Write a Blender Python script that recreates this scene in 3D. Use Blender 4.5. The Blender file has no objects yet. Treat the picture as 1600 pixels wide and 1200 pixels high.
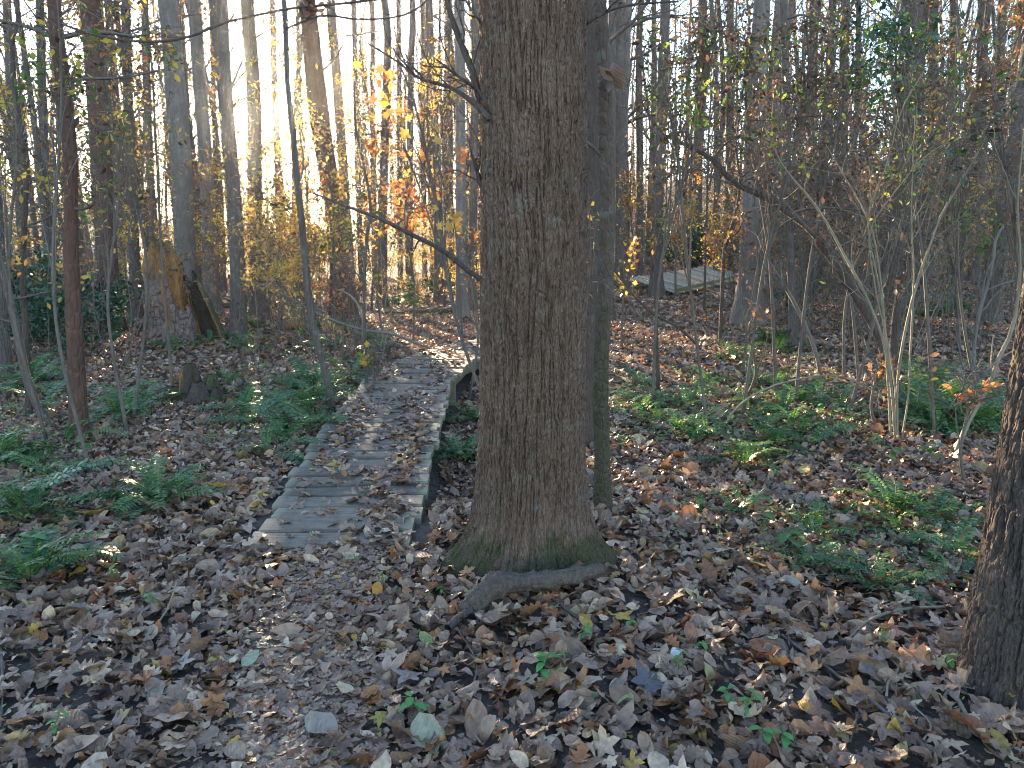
import bpy, math, zlib
import numpy as np
from mathutils import Matrix, Vector

# ------------------------------------------------------------------ camera, sky, sun, exposure
SC = bpy.context.scene
COL = SC.collection
RNG = np.random.default_rng(11)
PI = math.pi

FPX, PITCH, EYE = 1186.0, math.radians(9.6), 1.5      # focal length in photo pixels (1600 wide), tilt down, eye height
cam_data = bpy.data.cameras.new("camera")
cam_data.sensor_width = 36.0
cam_data.lens = 36.0 * FPX / 1600.0
cam_data.clip_end = 2000.0
cam_data.clip_start = 0.05
cam = bpy.data.objects.new("camera", cam_data)
COL.objects.link(cam)
cam.location = (0, 0, EYE)
cam.rotation_euler = (PI / 2 - PITCH, 0, 0)
SC.camera = cam

SUN_AZ, SUN_EL = math.radians(-18.9), math.radians(9.6)   # azimuth from +Y, clockwise; elevation
SUN_DIR = Vector((math.sin(SUN_AZ) * math.cos(SUN_EL), math.cos(SUN_AZ) * math.cos(SUN_EL), math.sin(SUN_EL)))
SKY_STRENGTH, SUN_STRENGTH, EXPOSURE, HAZE = 0.10, 5.0, 3.35, 0.00028

world = bpy.data.worlds.new("World")
SC.world = world
world.use_nodes = True
wn, wl = world.node_tree.nodes, world.node_tree.links
sky = wn.new("ShaderNodeTexSky")
sky.sky_type = 'NISHITA'
sky.sun_disc = False
sky.sun_elevation = SUN_EL
sky.sun_rotation = SUN_AZ
sky.air_density, sky.dust_density, sky.ozone_density = 1.0, 0.3, 2.0
bg = wn["Background"]
bg.inputs[1].default_value = SKY_STRENGTH
# the aureole that thin autumn haze high in the air draws round the low sun
tcw = wn.new("ShaderNodeTexCoord"); dt = wn.new("ShaderNodeVectorMath"); dt.operation = 'DOT_PRODUCT'
wl.new(tcw.outputs["Generated"], dt.inputs[0]); dt.inputs[1].default_value = SUN_DIR
def wmath(op, a, b):
    n = wn.new("ShaderNodeMath"); n.operation = op
    for i, v in enumerate((a, b)):
        if isinstance(v, bpy.types.NodeSocket): wl.new(v, n.inputs[i])
        else: n.inputs[i].default_value = v
    return n.outputs[0]
cosang = wmath('MAXIMUM', dt.outputs["Value"], 0.0)
aureole = wmath('ADD', wmath('MULTIPLY', wmath('POWER', cosang, 2500.0), 60.0), wmath('MULTIPLY', wmath('POWER', cosang, 140.0), 1.6))
glow = wn.new("ShaderNodeMix"); glow.data_type = 'RGBA'; glow.blend_type = 'ADD'; glow.inputs[0].default_value = 1.0
tint = wn.new("ShaderNodeMix"); tint.data_type = 'RGBA'; tint.blend_type = 'MULTIPLY'; tint.inputs[0].default_value = 1.0
tint.inputs[6].default_value = (1.0, .86, .62, 1); wl.new(aureole, tint.inputs[7])
wl.new(sky.outputs[0], glow.inputs[6]); wl.new(tint.outputs[2], glow.inputs[7]); wl.new(glow.outputs[2], bg.inputs[0])

sun_data = bpy.data.lights.new("sun", 'SUN')
sun_data.energy = SUN_STRENGTH
sun_data.angle = math.radians(0.5)
sun_data.color = (1.0, 0.76, 0.47)
sun = bpy.data.objects.new("sun", sun_data)
sun.rotation_euler = (-SUN_DIR).to_track_quat('-Z', 'Y').to_euler()
COL.objects.link(sun)

SC.view_settings.view_transform = 'Standard'
SC.view_settings.look = 'None'
SC.view_settings.gamma = 1.0
SC.view_settings.use_curve_mapping = False
SC.view_settings.exposure = EXPOSURE
SC.render.engine = 'CYCLES'
cy = SC.cycles
cy.max_bounces, cy.diffuse_bounces, cy.glossy_bounces = 5, 3, 2
cy.transmission_bounces, cy.transparent_max_bounces, cy.volume_bounces = 3, 4, 0
cy.pixel_filter_type, cy.filter_width = 'BLACKMAN_HARRIS', 1.1
cy.caustics_reflective = cy.caustics_refractive = False

# ------------------------------------------------------------------ numeric helpers
def _hash(i, j, k, s):
    h = (i * 374761393 + j * 668265263 + k * 2147483647 + s * 974711) & 0xffffffff
    h = ((h ^ (h >> 13)) * 1274126177) & 0xffffffff
    h = ((h ^ (h >> 15)) * 2246822519) & 0xffffffff
    return ((h ^ (h >> 16)) & 0xffff) / 32767.5 - 1.0

def noise(x, y, z=0.0, s=0):
    """smooth value noise in -1..1 on arrays"""
    x, y, z = np.broadcast_arrays(np.asarray(x, float), np.asarray(y, float), np.asarray(z, float))
    i, j, k = (np.floor(a).astype(np.int64) for a in (x, y, z))
    f, g, h = x - i, y - j, z - k
    f, g, h = (a * a * a * (a * (a * 6 - 15) + 10) for a in (f, g, h))
    def c(a, b, d): return _hash(i + a, j + b, k + d, s)
    def lerp(a, b, t): return a + (b - a) * t
    return lerp(lerp(lerp(c(0, 0, 0), c(1, 0, 0), f), lerp(c(0, 1, 0), c(1, 1, 0), f), g),
                lerp(lerp(c(0, 0, 1), c(1, 0, 1), f), lerp(c(0, 1, 1), c(1, 1, 1), f), g), h)

def sstep(a, b, x):
    t = np.clip((np.asarray(x, float) - a) / (b - a), 0, 1)
    return t * t * (3 - 2 * t)

def walk_x(Y):                       # centre line of the near boardwalk
    Y = np.asarray(Y, float)
    return np.interp(Y, [3.6, 5, 6.4, 8.9, 10.5, 11.8, 13], [-0.92, -1.02, -1.12, -1.22, -1.08, -0.66, 0.1])

def path_x(Y):                       # worn footpath from the viewer's feet to the boardwalk
    return np.interp(np.asarray(Y, float), [-3, 1.5, 2.2, 3.0, 3.7], [-0.1, -0.48, -0.66, -0.84, -0.92])

def terrain(x, y):
    x, y = np.asarray(x, float), np.asarray(y, float)
    h = 0.05 * noise(x * .55, y * .55, 0, 1) + 0.10 * noise(x * .16, y * .16, 0, 2) * sstep(4, 12, np.hypot(x, y))
    h = h - 0.30 * np.exp(-((x - walk_x(y) - .55) / .75) ** 2) * sstep(4.2, 5.5, y) * (1 - sstep(12, 15, y))    # hollow under the boardwalk
    h = h + 0.10 * np.exp(-(x - .11) ** 2 / .5 - (y - 3.7) ** 2 / .5) * .4                                       # swelling round the big tree
    h = h + 0.035 * np.maximum(y - 9, 0) * sstep(0, 4, x) * (1 - sstep(30, 60, y) * .5)                          # ground climbs beyond the big tree
    az = np.degrees(np.arctan2(x, np.maximum(y, 1e-3)))
    hill = 9.0 - 4.5 * np.exp(-((az + 17) / 8.0) ** 2) + 3.5 * sstep(3, 22, az)
    h = h + hill * sstep(42, 120, np.hypot(x, y)) * sstep(-20, 10, y)
    h = np.where(y < 3.9, h * (1 - .6 * np.exp(-((x - path_x(y)) / .4) ** 2)), h)
    return h

def hz(x, y): return float(terrain(x, y))

CP, SP = math.cos(PITCH), math.sin(PITCH)
def ray(px, py):
    a, b = (px - 800) / FPX, (600 - py) / FPX
    return np.array([a, CP + b * SP, -SP + b * CP])
def at(px, py, Y):                   # where the line of sight through a photo pixel meets the plane Y metres ahead
    d = ray(px, py)
    return np.array([0, 0, EYE]) + d * (Y / d[1])
def on_ground(px, py):
    d = ray(px, py); t = 0.5
    for _ in range(4000):
        p = np.array([0, 0, EYE]) + d * t
        if p[2] <= hz(p[0], p[1]): break
        t += 0.02 + t * .004
    return p
def on_ground_many(px, py):
    D = np.stack([(px - 800) / FPX, CP + (600 - py) / FPX * SP, -SP + (600 - py) / FPX * CP], 1); t = np.full(len(px), .5); live = np.ones(len(px), bool)
    for _ in range(900):
        Q = D[live] * t[live][:, None]; up = Q[:, 2] + EYE > terrain(Q[:, 0], Q[:, 1]); idx = np.where(live)[0]; live[idx[~up]] = False
        if not live.any(): break
        t[live] += .02 + t[live] * .012
    return D * t[:, None] + [0, 0, EYE]
def depth(p): return p[1] * CP + (EYE - p[2]) * SP

# ------------------------------------------------------------------ mesh helpers
class MB:
    """collects vertices and faces and links them as one mesh"""
    def __init__(s): s.V, s.F, s.M, s.R, s.n = [], [], [], [], 0
    def add(s, V, F, mat=0, rnd=None, ):
        V = np.asarray(V, float).reshape(-1, 3); F = np.asarray(F, np.int64)
        s.V.append(V); s.F.append(F + s.n); s.n += len(V)
        s.M.append(np.full(len(F), mat, np.int32))
        s.R.append(np.broadcast_to(np.asarray(0.5 if rnd is None else rnd, np.float32), (len(F),)))
    def mesh(s, name, mats, smooth=True):
        me = bpy.data.meshes.new(name)
        V = np.concatenate(s.V).astype(np.float32)
        loops = np.concatenate([f.ravel() for f in s.F]).astype(np.int32)
        tot = np.concatenate([np.full(len(f), f.shape[1], np.int32) for f in s.F])
        start = np.concatenate([[0], np.cumsum(tot)[:-1]]).astype(np.int32)
        me.vertices.add(len(V)); me.vertices.foreach_set("co", V.ravel())
        me.loops.add(len(loops)); me.loops.foreach_set("vertex_index", loops)
        me.polygons.add(len(tot)); me.polygons.foreach_set("loop_start", start)
        me.polygons.foreach_set("material_index", np.concatenate(s.M))
        me.polygons.foreach_set("use_smooth", np.full(len(tot), smooth))
        a = me.attributes.new("rnd", 'FLOAT', 'FACE'); a.data.foreach_set("value", np.concatenate(s.R).astype(np.float32))
        for m in (mats if isinstance(mats, (list, tuple)) else [mats]): me.materials.append(m)
        me.update(calc_edges=True)
        return me

def obj(name, me, parent=None, loc=None):
    o = bpy.data.objects.new(name, me); COL.objects.link(o)
    if parent is not None: o.parent = parent
    if loc is not None: o.location = loc
    return o
def tag(o, label=None, cat=None, group=None, kind=None):
    for k, v in (("label", label), ("category", cat), ("group", group), ("kind", kind)):
        if v: o[k] = v
    return o
def thing(name, label, cat, loc=(0, 0, 0), group=None, rz=0.0):
    o = bpy.data.objects.new(name, None); COL.objects.link(o)
    o.location = loc; o.rotation_euler = (0, 0, rz); o.empty_display_size = .1
    return tag(o, label, cat, group)
KIDS = {}
def kids_of(root):
    if root.name not in KIDS: KIDS[root.name] = [(c, list(c.children)) for c in root.children]
    return KIDS[root.name]
def dup(root, loc, rz=0.0, scale=1.0, label=None, group=None, tilt=(0, 0)):
    kids = kids_of(root)
    r = root.copy(); COL.objects.link(r)
    r.location = loc; r.rotation_euler = (tilt[0], tilt[1], rz); r.scale = (scale,) * 3
    if label: r["label"] = label
    if group: r["group"] = group
    for ch, sub in kids:
        c = ch.copy(); COL.objects.link(c); c.parent = r
        for g in sub:
            d = g.copy(); COL.objects.link(d); d.parent = c
    return r

def tubes(mb, polys, sides=5, mat=0, rnd=.5, cap=True):
    """polys: list of (points (n,3), radii (n,)); built in batches of equal length"""
    by = {}
    for p, r in polys: by.setdefault(len(p), []).append((p, r))
    for n, L in by.items():
        P = np.array([p for p, _ in L], float); R = np.array([r for _, r in L], float)
        T = np.gradient(P, axis=1); T /= np.linalg.norm(T, axis=2, keepdims=True) + 1e-9
        mean = T.mean(1); ref = np.where((np.abs(mean[:, 2]) > .75)[:, None], [[1., 0, 0]], [[0, 0, 1.]])[:, None, :]
        U = np.cross(T, np.broadcast_to(ref, T.shape)); U /= np.linalg.norm(U, axis=2, keepdims=True) + 1e-9
        W = np.cross(T, U)
        a = np.arange(sides) * 2 * PI / sides
        V = P[:, :, None] + R[:, :, None, None] * (np.cos(a)[None, None, :, None] * U[:, :, None] + np.sin(a)[None, None, :, None] * W[:, :, None])
        m = len(L); i = np.arange(n - 1)[:, None] * sides; k = np.arange(sides)[None]; k2 = (k + 1) % sides
        q = np.stack([i + k, i + k2, i + sides + k2, i + sides + k], -1).reshape(-1, 4)
        F = (q[None] + (np.arange(m) * n * sides)[:, None, None]).reshape(-1, 4)
        mb.add(V.reshape(-1, 3), F, mat, rnd)

def rot_mats(n, rng, tilt=PI, yaw=None):
    """random rotations: tilt from upright up to `tilt`, any yaw"""
    y = rng.uniform(0, 2 * PI, n) if yaw is None else yaw
    ax = rng.uniform(0, 2 * PI, n); t = rng.uniform(-1, 1, n) * tilt
    cz, sz = np.cos(y), np.sin(y)
    Z = np.zeros((n, 3, 3)); Z[:, 0, 0] = cz; Z[:, 0, 1] = -sz; Z[:, 1, 0] = sz; Z[:, 1, 1] = cz; Z[:, 2, 2] = 1
    kx, ky = np.cos(ax), np.sin(ax); c, s = np.cos(t), np.sin(t)
    K = np.zeros((n, 3, 3))
    K[:, 0, 0] = c + kx * kx * (1 - c); K[:, 0, 1] = kx * ky * (1 - c); K[:, 0, 2] = ky * s
    K[:, 1, 0] = kx * ky * (1 - c); K[:, 1, 1] = c + ky * ky * (1 - c); K[:, 1, 2] = -kx * s
    K[:, 2, 0] = -ky * s; K[:, 2, 1] = kx * s; K[:, 2, 2] = c
    return K @ Z

def scatter(mb, tmpl, pos, size, rng, mat=0, tilt=1.2, rnd=None, rots=None):
    V, F = tmpl; n = len(pos)
    if n == 0: return
    R = rot_mats(n, rng, tilt) if rots is None else rots
    W = np.einsum('nij,vj->nvi', R, V) * np.asarray(size).reshape(-1, 1, 1) + np.asarray(pos)[:, None]
    FF = (F[None] + (np.arange(n) * len(V))[:, None, None]).reshape(-1, F.shape[1])
    r = rng.random(n) if rnd is None else rnd
    mb.add(W.reshape(-1, 3), FF, mat, np.repeat(r, len(F)))

# ------------------------------------------------------------------ leaf shapes (unit length along +Y)
def bend(V, kx, ky, crumple, s):
    x, y, z = V[:, 0], V[:, 1], V[:, 2]
    if abs(kx) > 1e-3: z = z + (1 - np.cos(kx * x)) / kx; x = np.sin(kx * x) / kx
    if abs(ky) > 1e-3: z2 = (1 - np.cos(ky * y)) / ky; y = np.sin(ky * y) / ky; z = z + z2
    z = z + crumple * noise(x * 5, y * 5, 0, s)
    return np.stack([x, y, z], 1)
def blade(st, widths, crease, inner=True):
    """leaf as midrib plus rows on each side: quads only"""
    n = len(st); V, F = [], []
    cols = [-1, -.5, 0, .5, 1] if inner else [-1, 0, 1]
    for y, w in zip(st, widths):
        for c in cols: V.append((c * w, y, crease * abs(c) * w))
    m = len(cols)
    for i in range(n - 1):
        for c in range(m - 1): F.append((i * m + c, i * m + c + 1, (i + 1) * m + c + 1, (i + 1) * m + c))
    return np.array(V), np.array(F)
def oval(rng, n=7, w=.27):
    st = np.linspace(-.5, .5, n); u = (st + .5)
    wd = w * np.sin(PI * u ** .85) ** .8 + .004
    return blade(st, wd, rng.uniform(0, .35))
def oak(rng):
    st = np.linspace(-.5, .5, 9); u = st + .5
    wd = .33 * np.sin(PI * np.clip(u, .04, .97) ** .9) ** .6 * np.where(np.arange(9) % 2, 1.0, .45) + .004
    return blade(st, wd, rng.uniform(0, .3))
def star(rng, pts=5):
    n = pts * 4; a = np.linspace(0, 2 * PI, n, endpoint=False) - PI / 2
    tri = np.abs(((a + PI / 2) / (2 * PI) * pts) % 1 - .5) * 2          # 1 at the tips
    r = .20 + .34 * (1 - tri) ** 1.1 * (.75 + .25 * np.cos(a - PI / 2)) + rng.uniform(-.02, .02, n)
    out = np.stack([r * np.cos(a), r * np.sin(a), np.zeros(n)], 1)
    V = np.concatenate([[[0, 0, 0]], out * [.5, .5, 1], out])
    k = np.arange(n); k2 = (k + 1) % n
    F = [(0, 0, 0, 0)]
    F = np.concatenate([np.stack([np.zeros(n, int), 1 + k, 1 + k2, np.zeros(n, int)], 1)[:0], np.stack([1 + k, 1 + n + k, 1 + n + k2, 1 + k2], 1)])
    T = np.stack([np.zeros(n, int), 1 + k, 1 + k2], 1)
    return V, F, T
LEAF_SMALL = (np.array([(0, -.5, 0), (.17, -.2, .05), (.22, .1, .05), (0, .5, -.06), (-.22, .1, .05), (-.17, -.2, .05), (0, .05, -.01)]),
              np.array([(0, 1, 2, 6), (6, 2, 3, 4), (0, 6, 4, 5)]))
LEAF_FAR = (np.array([(0, -.5, 0), (.3, 0, .06), (0, .5, 0), (-.3, 0, .06)]), np.array([(0, 1, 2, 3)]))
LEAF_MAPLE = (np.array([(0, -.45, 0), (.18, -.22, .02), (.5, -.1, .0), (.24, .06, .03), (.3, .3, 0), (.1, .2, .02), (0, .55, -.03), (-.1, .2, .02), (-.3, .3, 0), (-.24, .06, .03), (-.5, -.1, 0), (-.18, -.22, .02)]),
              np.array([(0, 1, 11, 11), (1, 2, 3, 3), (3, 4, 5, 5), (5, 6, 7, 7), (7, 8, 9, 9), (9, 10, 11, 11), (1, 3, 9, 11), (3, 5, 7, 9)]))
LM_V, LM_F = LEAF_MAPLE
LEAF_MAPLE = (LM_V, np.array([(0, 1, 11), (1, 2, 3), (3, 4, 5), (5, 6, 7), (7, 8, 9), (9, 10, 11), (1, 3, 9), (1, 9, 11), (3, 5, 7), (3, 7, 9)]))

# ------------------------------------------------------------------ materials
def new_mat(name):
    m = bpy.data.materials.new(name); m.use_nodes = True
    nt = m.node_tree; nt.nodes.clear()
    out = nt.nodes.new("ShaderNodeOutputMaterial")
    def N(t, ins=None, **kw):
        n = nt.nodes.new("ShaderNode" + t)
        for k, v in kw.items(): setattr(n, k, v)
        for k, v in (ins or {}).items():
            if isinstance(v, bpy.types.NodeSocket): nt.links.new(v, n.inputs[k])
            else: n.inputs[k].default_value = v
        return n
    def ramp(fac, stops, interp='LINEAR'):
        n = nt.nodes.new("ShaderNodeValToRGB"); nt.links.new(fac, n.inputs[0]); e = n.color_ramp.elements
        n.color_ramp.interpolation = interp
        while len(e) > 1: e.remove(e[0])
        e[0].position, e[0].color = stops[0][0], (*stops[0][1], 1)
        for p, c in stops[1:]:
            x = e.new(p); x.color = (*c, 1)
        return n.outputs[0]
    def done(sh): nt.links.new(sh, out.inputs["Surface"]); return m
    return m, nt, N, ramp, done
def mixc(N, fac, a, b, mode='MIX'):
    n = N("Mix", data_type='RGBA', blend_type=mode)
    for s, v in ((n.inputs[0], fac), (n.inputs[6], a), (n.inputs[7], b)):
        if isinstance(v, bpy.types.NodeSocket): n.id_data.links.new(v, s)
        else: s.default_value = v if isinstance(v, float) else (*v, 1)
    return n.outputs[2]

def bark_mat(name, ca, cb, scale=14.0, squash=.16, bump=.6, moss=0.0, moss_top=.5, rough=.9, lichen=0.0):
    m, nt, N, ramp, done = new_mat(name)
    tc = N("TexCoord").outputs["Object"]
    mp = N("Mapping", {"Vector": tc, "Scale": (scale, scale, scale * squash)}).outputs[0]
    n1 = N("TexNoise", {"Vector": mp, "Scale": 1.0, "Detail": 6.0, "Roughness": .65}).outputs[0]
    vor = N("TexVoronoi", {"Vector": mp, "Scale": 1.3}, feature='DISTANCE_TO_EDGE').outputs[0]
    big = N("TexNoise", {"Vector": tc, "Scale": 2.3, "Detail": 3.0}).outputs[0]
    col = ramp(n1, [(.3, ca), (.72, cb)])
    col = mixc(N, .35, col, ramp(big, [(.35, ca), (.7, cb)]))
    if lichen:
        ln = N("TexNoise", {"Vector": tc, "Scale": 9.0, "Detail": 5.0, "Roughness": .7}).outputs[0]
        col = mixc(N, ramp(ln, [(.56, (0, 0, 0)), (.64, (lichen,) * 3)]), col, (.30, .32, .27))
    if moss:
        geo = N("SeparateXYZ", {"Vector": tc}).outputs[2]
        mn = N("TexNoise", {"Vector": tc, "Scale": 5.0, "Detail": 5.0, "Roughness": .7}).outputs[0]
        hgt = N("MapRange", {"Value": geo, "From Min": 0.0, "From Max": moss_top, "To Min": .30, "To Max": -.12}).outputs[0]
        s = N("Math", {0: mn, 1: hgt}, operation='ADD').outputs[0]
        col = mixc(N, ramp(s, [(.55, (0, 0, 0)), (.68, (moss,) * 3)]), col, (.035, .05, .012))
    edge = ramp(vor, [(.0, (0, 0, 0)), (.22, (1, 1, 1))])
    hh = N("Math", {0: edge, 1: n1}, operation='MULTIPLY').outputs[0]
    bp = N("Bump", {"Height": hh, "Strength": bump, "Distance": .03}).outputs[0]
    return done(N("BsdfPrincipled", {"Base Color": col, "Roughness": rough, "Normal": bp, "Specular IOR Level": .25}).outputs[0])

def leaf_mat(name, stops, trans=.45, rough=.5, per_object=False, bump=.0, spec=.3, mottle=.25):
    m, nt, N, ramp, done = new_mat(name)
    if per_object: r = N("ObjectInfo").outputs["Random"]
    else: r = N("Attribute", attribute_name="rnd").outputs["Fac"]
    col = ramp(r, stops)
    nrm = None
    if per_object:
        tc = N("TexCoord").outputs["Object"]
        mo = N("TexNoise", {"Vector": tc, "Scale": 6.0, "Detail": 3.0}).outputs[0]
        col = mixc(N, mottle, col, ramp(mo, [(.3, (.12, .10, .09)), (.7, (1, 1, 1))]), 'MULTIPLY')
        if bump:
            mp = N("Mapping", {"Vector": tc, "Rotation": (0, 0, .6)}).outputs[0]
            wv = N("TexWave", {"Vector": mp, "Scale": 3.2, "Distortion": 2.5}).outputs[0]
            hh = N("Math", {0: wv, 1: mo}, operation='ADD').outputs[0]
            nrm = N("Bump", {"Height": hh, "Strength": bump, "Distance": .05}).outputs[0]
    pb = N("BsdfPrincipled", {"Base Color": col, "Roughness": rough, "Specular IOR Level": spec})
    tr = N("BsdfTranslucent", {"Color": mixc(N, .35, col, (1.0, .85, .5), 'MULTIPLY') if False else col})
    if nrm is not None: nt.links.new(nrm, pb.inputs["Normal"])
    return done(N("MixShader", {0: trans, 1: pb.outputs[0], 2: tr.outputs[0]}).outputs[0])

M_MAIN = bark_mat("bark_big_tree", (.10, .060, .043), (.28, .178, .13), 60, .2, .8, .7, .30, lichen=.2)
M_NEAR = bark_mat("bark_near_trunk", (.055, .040, .034), (.15, .112, .094), 50, .2, .7, .0)
M_GREY = bark_mat("bark_grey", (.075, .058, .051), (.17, .135, .12), 22, .14, .8, lichen=.22)
M_PALE = bark_mat("bark_pale", (.115, .092, .082), (.225, .185, .165), 18, .2, .5, lichen=.25)
M_DARK = bark_mat("bark_dark", (.055, .040, .034), (.13, .095, .08), 22, .3, .6)
M_RED = bark_mat("bark_red_brown", (.075, .04, .03), (.16, .085, .065), 16, .35, .8)
M_MOSS = bark_mat("bark_mossy", (.075, .052, .040), (.165, .12, .095), 28, .5, .6, .4, 2.5, lichen=.2)
M_TWIG = bark_mat("bark_twig", (.085, .066, .056), (.19, .152, .128), 30, .4, .2)
M_CANE = bark_mat("bark_pale_cane", (.17, .138, .098), (.31, .255, .18), 20, .5, .2)
M_LOG = bark_mat("rotten_log", (.09, .075, .05), (.20, .165, .12), 12, .8, .6, .6, 3.0)
M_ROT = bark_mat("rotten_heartwood", (.17, .07, .028), (.50, .25, .09), 40, .08, .8)
M_CHAR = bark_mat("dark_hollow_wood", (.035, .026, .019), (.11, .08, .058), 16, .4, .6)

GOLD = [(0, (.52, .31, .07)), (.3, (.62, .42, .11)), (.6, (.50, .25, .06)), (.85, (.32, .18, .06)), (1, (.42, .38, .10))]
YELL = [(0, (.55, .40, .06)), (.4, (.60, .36, .05)), (.7, (.34, .34, .06)), (1, (.50, .26, .04))]
ORNG = [(0, (.48, .15, .05)), (.35, (.56, .25, .08)), (.7, (.38, .10, .045)), (1, (.50, .31, .10))]
BRWN = [(0, (.13, .08, .052)), (.4, (.20, .13, .085)), (.7, (.09, .057, .04)), (1, (.28, .18, .105))]
DEAD = [(0, (.055, .035, .028)), (.5, (.11, .065, .045)), (1, (.19, .11, .07))]
GREN = [(0, (.05, .10, .025)), (.4, (.08, .15, .03)), (.8, (.13, .19, .04)), (1, (.30, .28, .06))]
EVER = [(0, (.018, .05, .03)), (.5, (.03, .085, .045)), (1, (.05, .12, .05))]
FERN = [(0, (.018, .058, .036)), (.35, (.034, .10, .042)), (.62, (.10, .20, .04)), (1, (.26, .28, .055))]  # yellow-green end widened to stand in for sunlit fronds
L_GOLD, L_YELL, L_ORNG = leaf_mat("leaf_gold", GOLD, .5), leaf_mat("leaf_yellow", YELL, .5), leaf_mat("leaf_orange", ORNG, .5)
L_BRWN, L_DEAD, L_GREN = leaf_mat("leaf_brown", BRWN, .4), leaf_mat("leaf_dead_dark", DEAD, .2), leaf_mat("leaf_green", GREN, .5)
L_EVER, L_FERN = leaf_mat("leaf_evergreen", EVER, .2, .35, spec=.5), leaf_mat("leaf_fern", FERN, .35, .4, spec=.45)
L_SEED = leaf_mat("leaf_seedling", [(0, (.07, .20, .07)), (1, (.13, .30, .08))], .35, .45)
LITTER = [(0, (.19, .145, .125)), (.14, (.27, .21, .185)), (.28, (.13, .085, .065)), (.42, (.33, .26, .22)), (.55, (.20, .12, .08)),
          (.66, (.40, .32, .26)), (.74, (.075, .047, .038)), (.80, (.28, .12, .05)), (.86, (.36, .19, .08)), (.89, (.44, .36, .29)), (.95, (.52, .45, .37)), (.985, (.30, .27, .12)), (1, (.5, .33, .06))]
LITTER = [(p, (min(c[0] * 1.32, .8), c[1] * 1.08, c[2] * .88)) for p, c in LITTER]
L_LITTER = leaf_mat("fallen_leaf", LITTER, .16, .48, True, .16, .5, .45)

def soil_mat(name, ca, cb, cc):
    m, nt, N, ramp, done = new_mat(name)
    tc = N("TexCoord").outputs["Object"]
    a = N("TexNoise", {"Vector": tc, "Scale": 38.0, "Detail": 6.0, "Roughness": .7}).outputs[0]
    b = N("TexVoronoi", {"Vector": tc, "Scale": 22.0}).outputs["Color"]
    s = N("SeparateColor", {0: b}).outputs[0]
    col = mixc(N, .55, ramp(a, [(.3, ca), (.7, cb)]), ramp(s, [(0, ca), (.5, cb), (1, cc)]))
    bp = N("Bump", {"Height": a, "Strength": .8, "Distance": .04}).outputs[0]
    return done(N("BsdfPrincipled", {"Base Color": col, "Roughness": .9, "Normal": bp}).outputs[0])
M_SOIL = soil_mat("forest_soil", (.035, .025, .019), (.095, .070, .055), (.16, .12, .092))
M_PATH = soil_mat("trodden_soil", (.15, .12, .095), (.28, .235, .19), (.36, .31, .255))

def wood_mat(name, ca, cb, green=.25, ends=0.0):
    m, nt, N, ramp, done = new_mat(name)
    tc = N("TexCoord").outputs["Object"]
    off = N("VectorMath", {0: tc, 1: N("CombineXYZ", {0: N("Math", {0: N("ObjectInfo").outputs["Random"], 1: 30.0}, operation='MULTIPLY').outputs[0]}).outputs[0]}, operation='ADD').outputs[0]
    mp = N("Mapping", {"Vector": off, "Scale": (2.5, 45, 45)}).outputs[0]
    g = N("TexNoise", {"Vector": mp, "Scale": 1.0, "Detail": 5.0, "Roughness": .6}).outputs[0]
    st = N("TexNoise", {"Vector": off, "Scale": 5.0, "Detail": 4.0}).outputs[0]
    col = ramp(g, [(.3, ca), (.7, cb)])
    col = mixc(N, ramp(st, [(.42, (0, 0, 0)), (.7, (green,) * 3)]), col, (.14, .15, .08))
    tint = N("ObjectInfo").outputs["Random"]
    col = mixc(N, .9, col, ramp(tint, [(0, (.55, .53, .50)), (.5, (.9, .84, .78)), (1, (1.2, 1.14, 1.08))]), 'MULTIPLY')
    wear = N('TexNoise', {'Vector': off, 'Scale': 16.0, 'Detail': 6.0, 'Roughness': .75}).outputs[0]
    col = mixc(N, .7, col, ramp(wear, [(.32, (.42, .38, .34)), (.58, (1, 1, 1))]), 'MULTIPLY')
    ax = N('Math', {0: N('SeparateXYZ', {0: tc}).outputs[0]}, operation='ABSOLUTE').outputs[0]
    en = N('Math', {0: ax, 1: N('Math', {0: st, 1: .06}, operation='MULTIPLY').outputs[0]}, operation='ADD').outputs[0]
    col = mixc(N, ramp(en, [(.46, (0, 0, 0)), (.515, (ends,) * 3)]), col, (.27, .235, .15))     # algae on the weathered board ends
    bp = N("Bump", {"Height": g, "Strength": .5, "Distance": .006}).outputs[0]
    return done(N("BsdfPrincipled", {"Base Color": col, "Roughness": .7, "Normal": bp}).outputs[0])
M_PLANK = wood_mat("weathered_plank", (.105, .082, .066), (.23, .185, .15), ends=.65)
M_FARPLANK = wood_mat("pale_weathered_plank", (.40, .35, .28), (.58, .52, .44), .15)
M_BEAM = wood_mat("mossy_beam", (.20, .17, .10), (.36, .31, .20), .6)

# ------------------------------------------------------------------ ground
def axis(lo, hi, fine_lo, fine_hi, step, growth):
    a = list(np.arange(fine_lo, fine_hi, step))
    s, v = step, fine_lo; left = []
    while v > lo: s *= growth; v -= s; left.append(v)
    s, v = step, a[-1]; right = []
    while v < hi: s *= growth; v += s; right.append(v)
    return np.array(left[::-1] + a + right)
gx, gy = axis(-190, 190, -5, 5, .08, 1.07), axis(-60, 260, 0.3, 9, .08, 1.05)
GX, GY = np.meshgrid(gx, gy)
GZ = terrain(GX, GY)
near = sstep(20, 10, np.hypot(GX, GY))
GZ = GZ + near * (.012 * noise(GX * 6, GY * 6, 0, 3) + .008 * noise(GX * 14, GY * 14, 0, 4))
nx, ny = len(gx), len(gy)
ii = (np.arange(ny - 1)[:, None] * nx + np.arange(nx - 1)[None]).ravel()
mb = MB(); mb.add(np.stack([GX, GY, GZ], -1), np.stack([ii, ii + 1, ii + nx + 1, ii + nx], 1))
FLOOR = tag(obj("forest_floor", mb.mesh("forest_floor", M_SOIL)), kind="structure")
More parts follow.
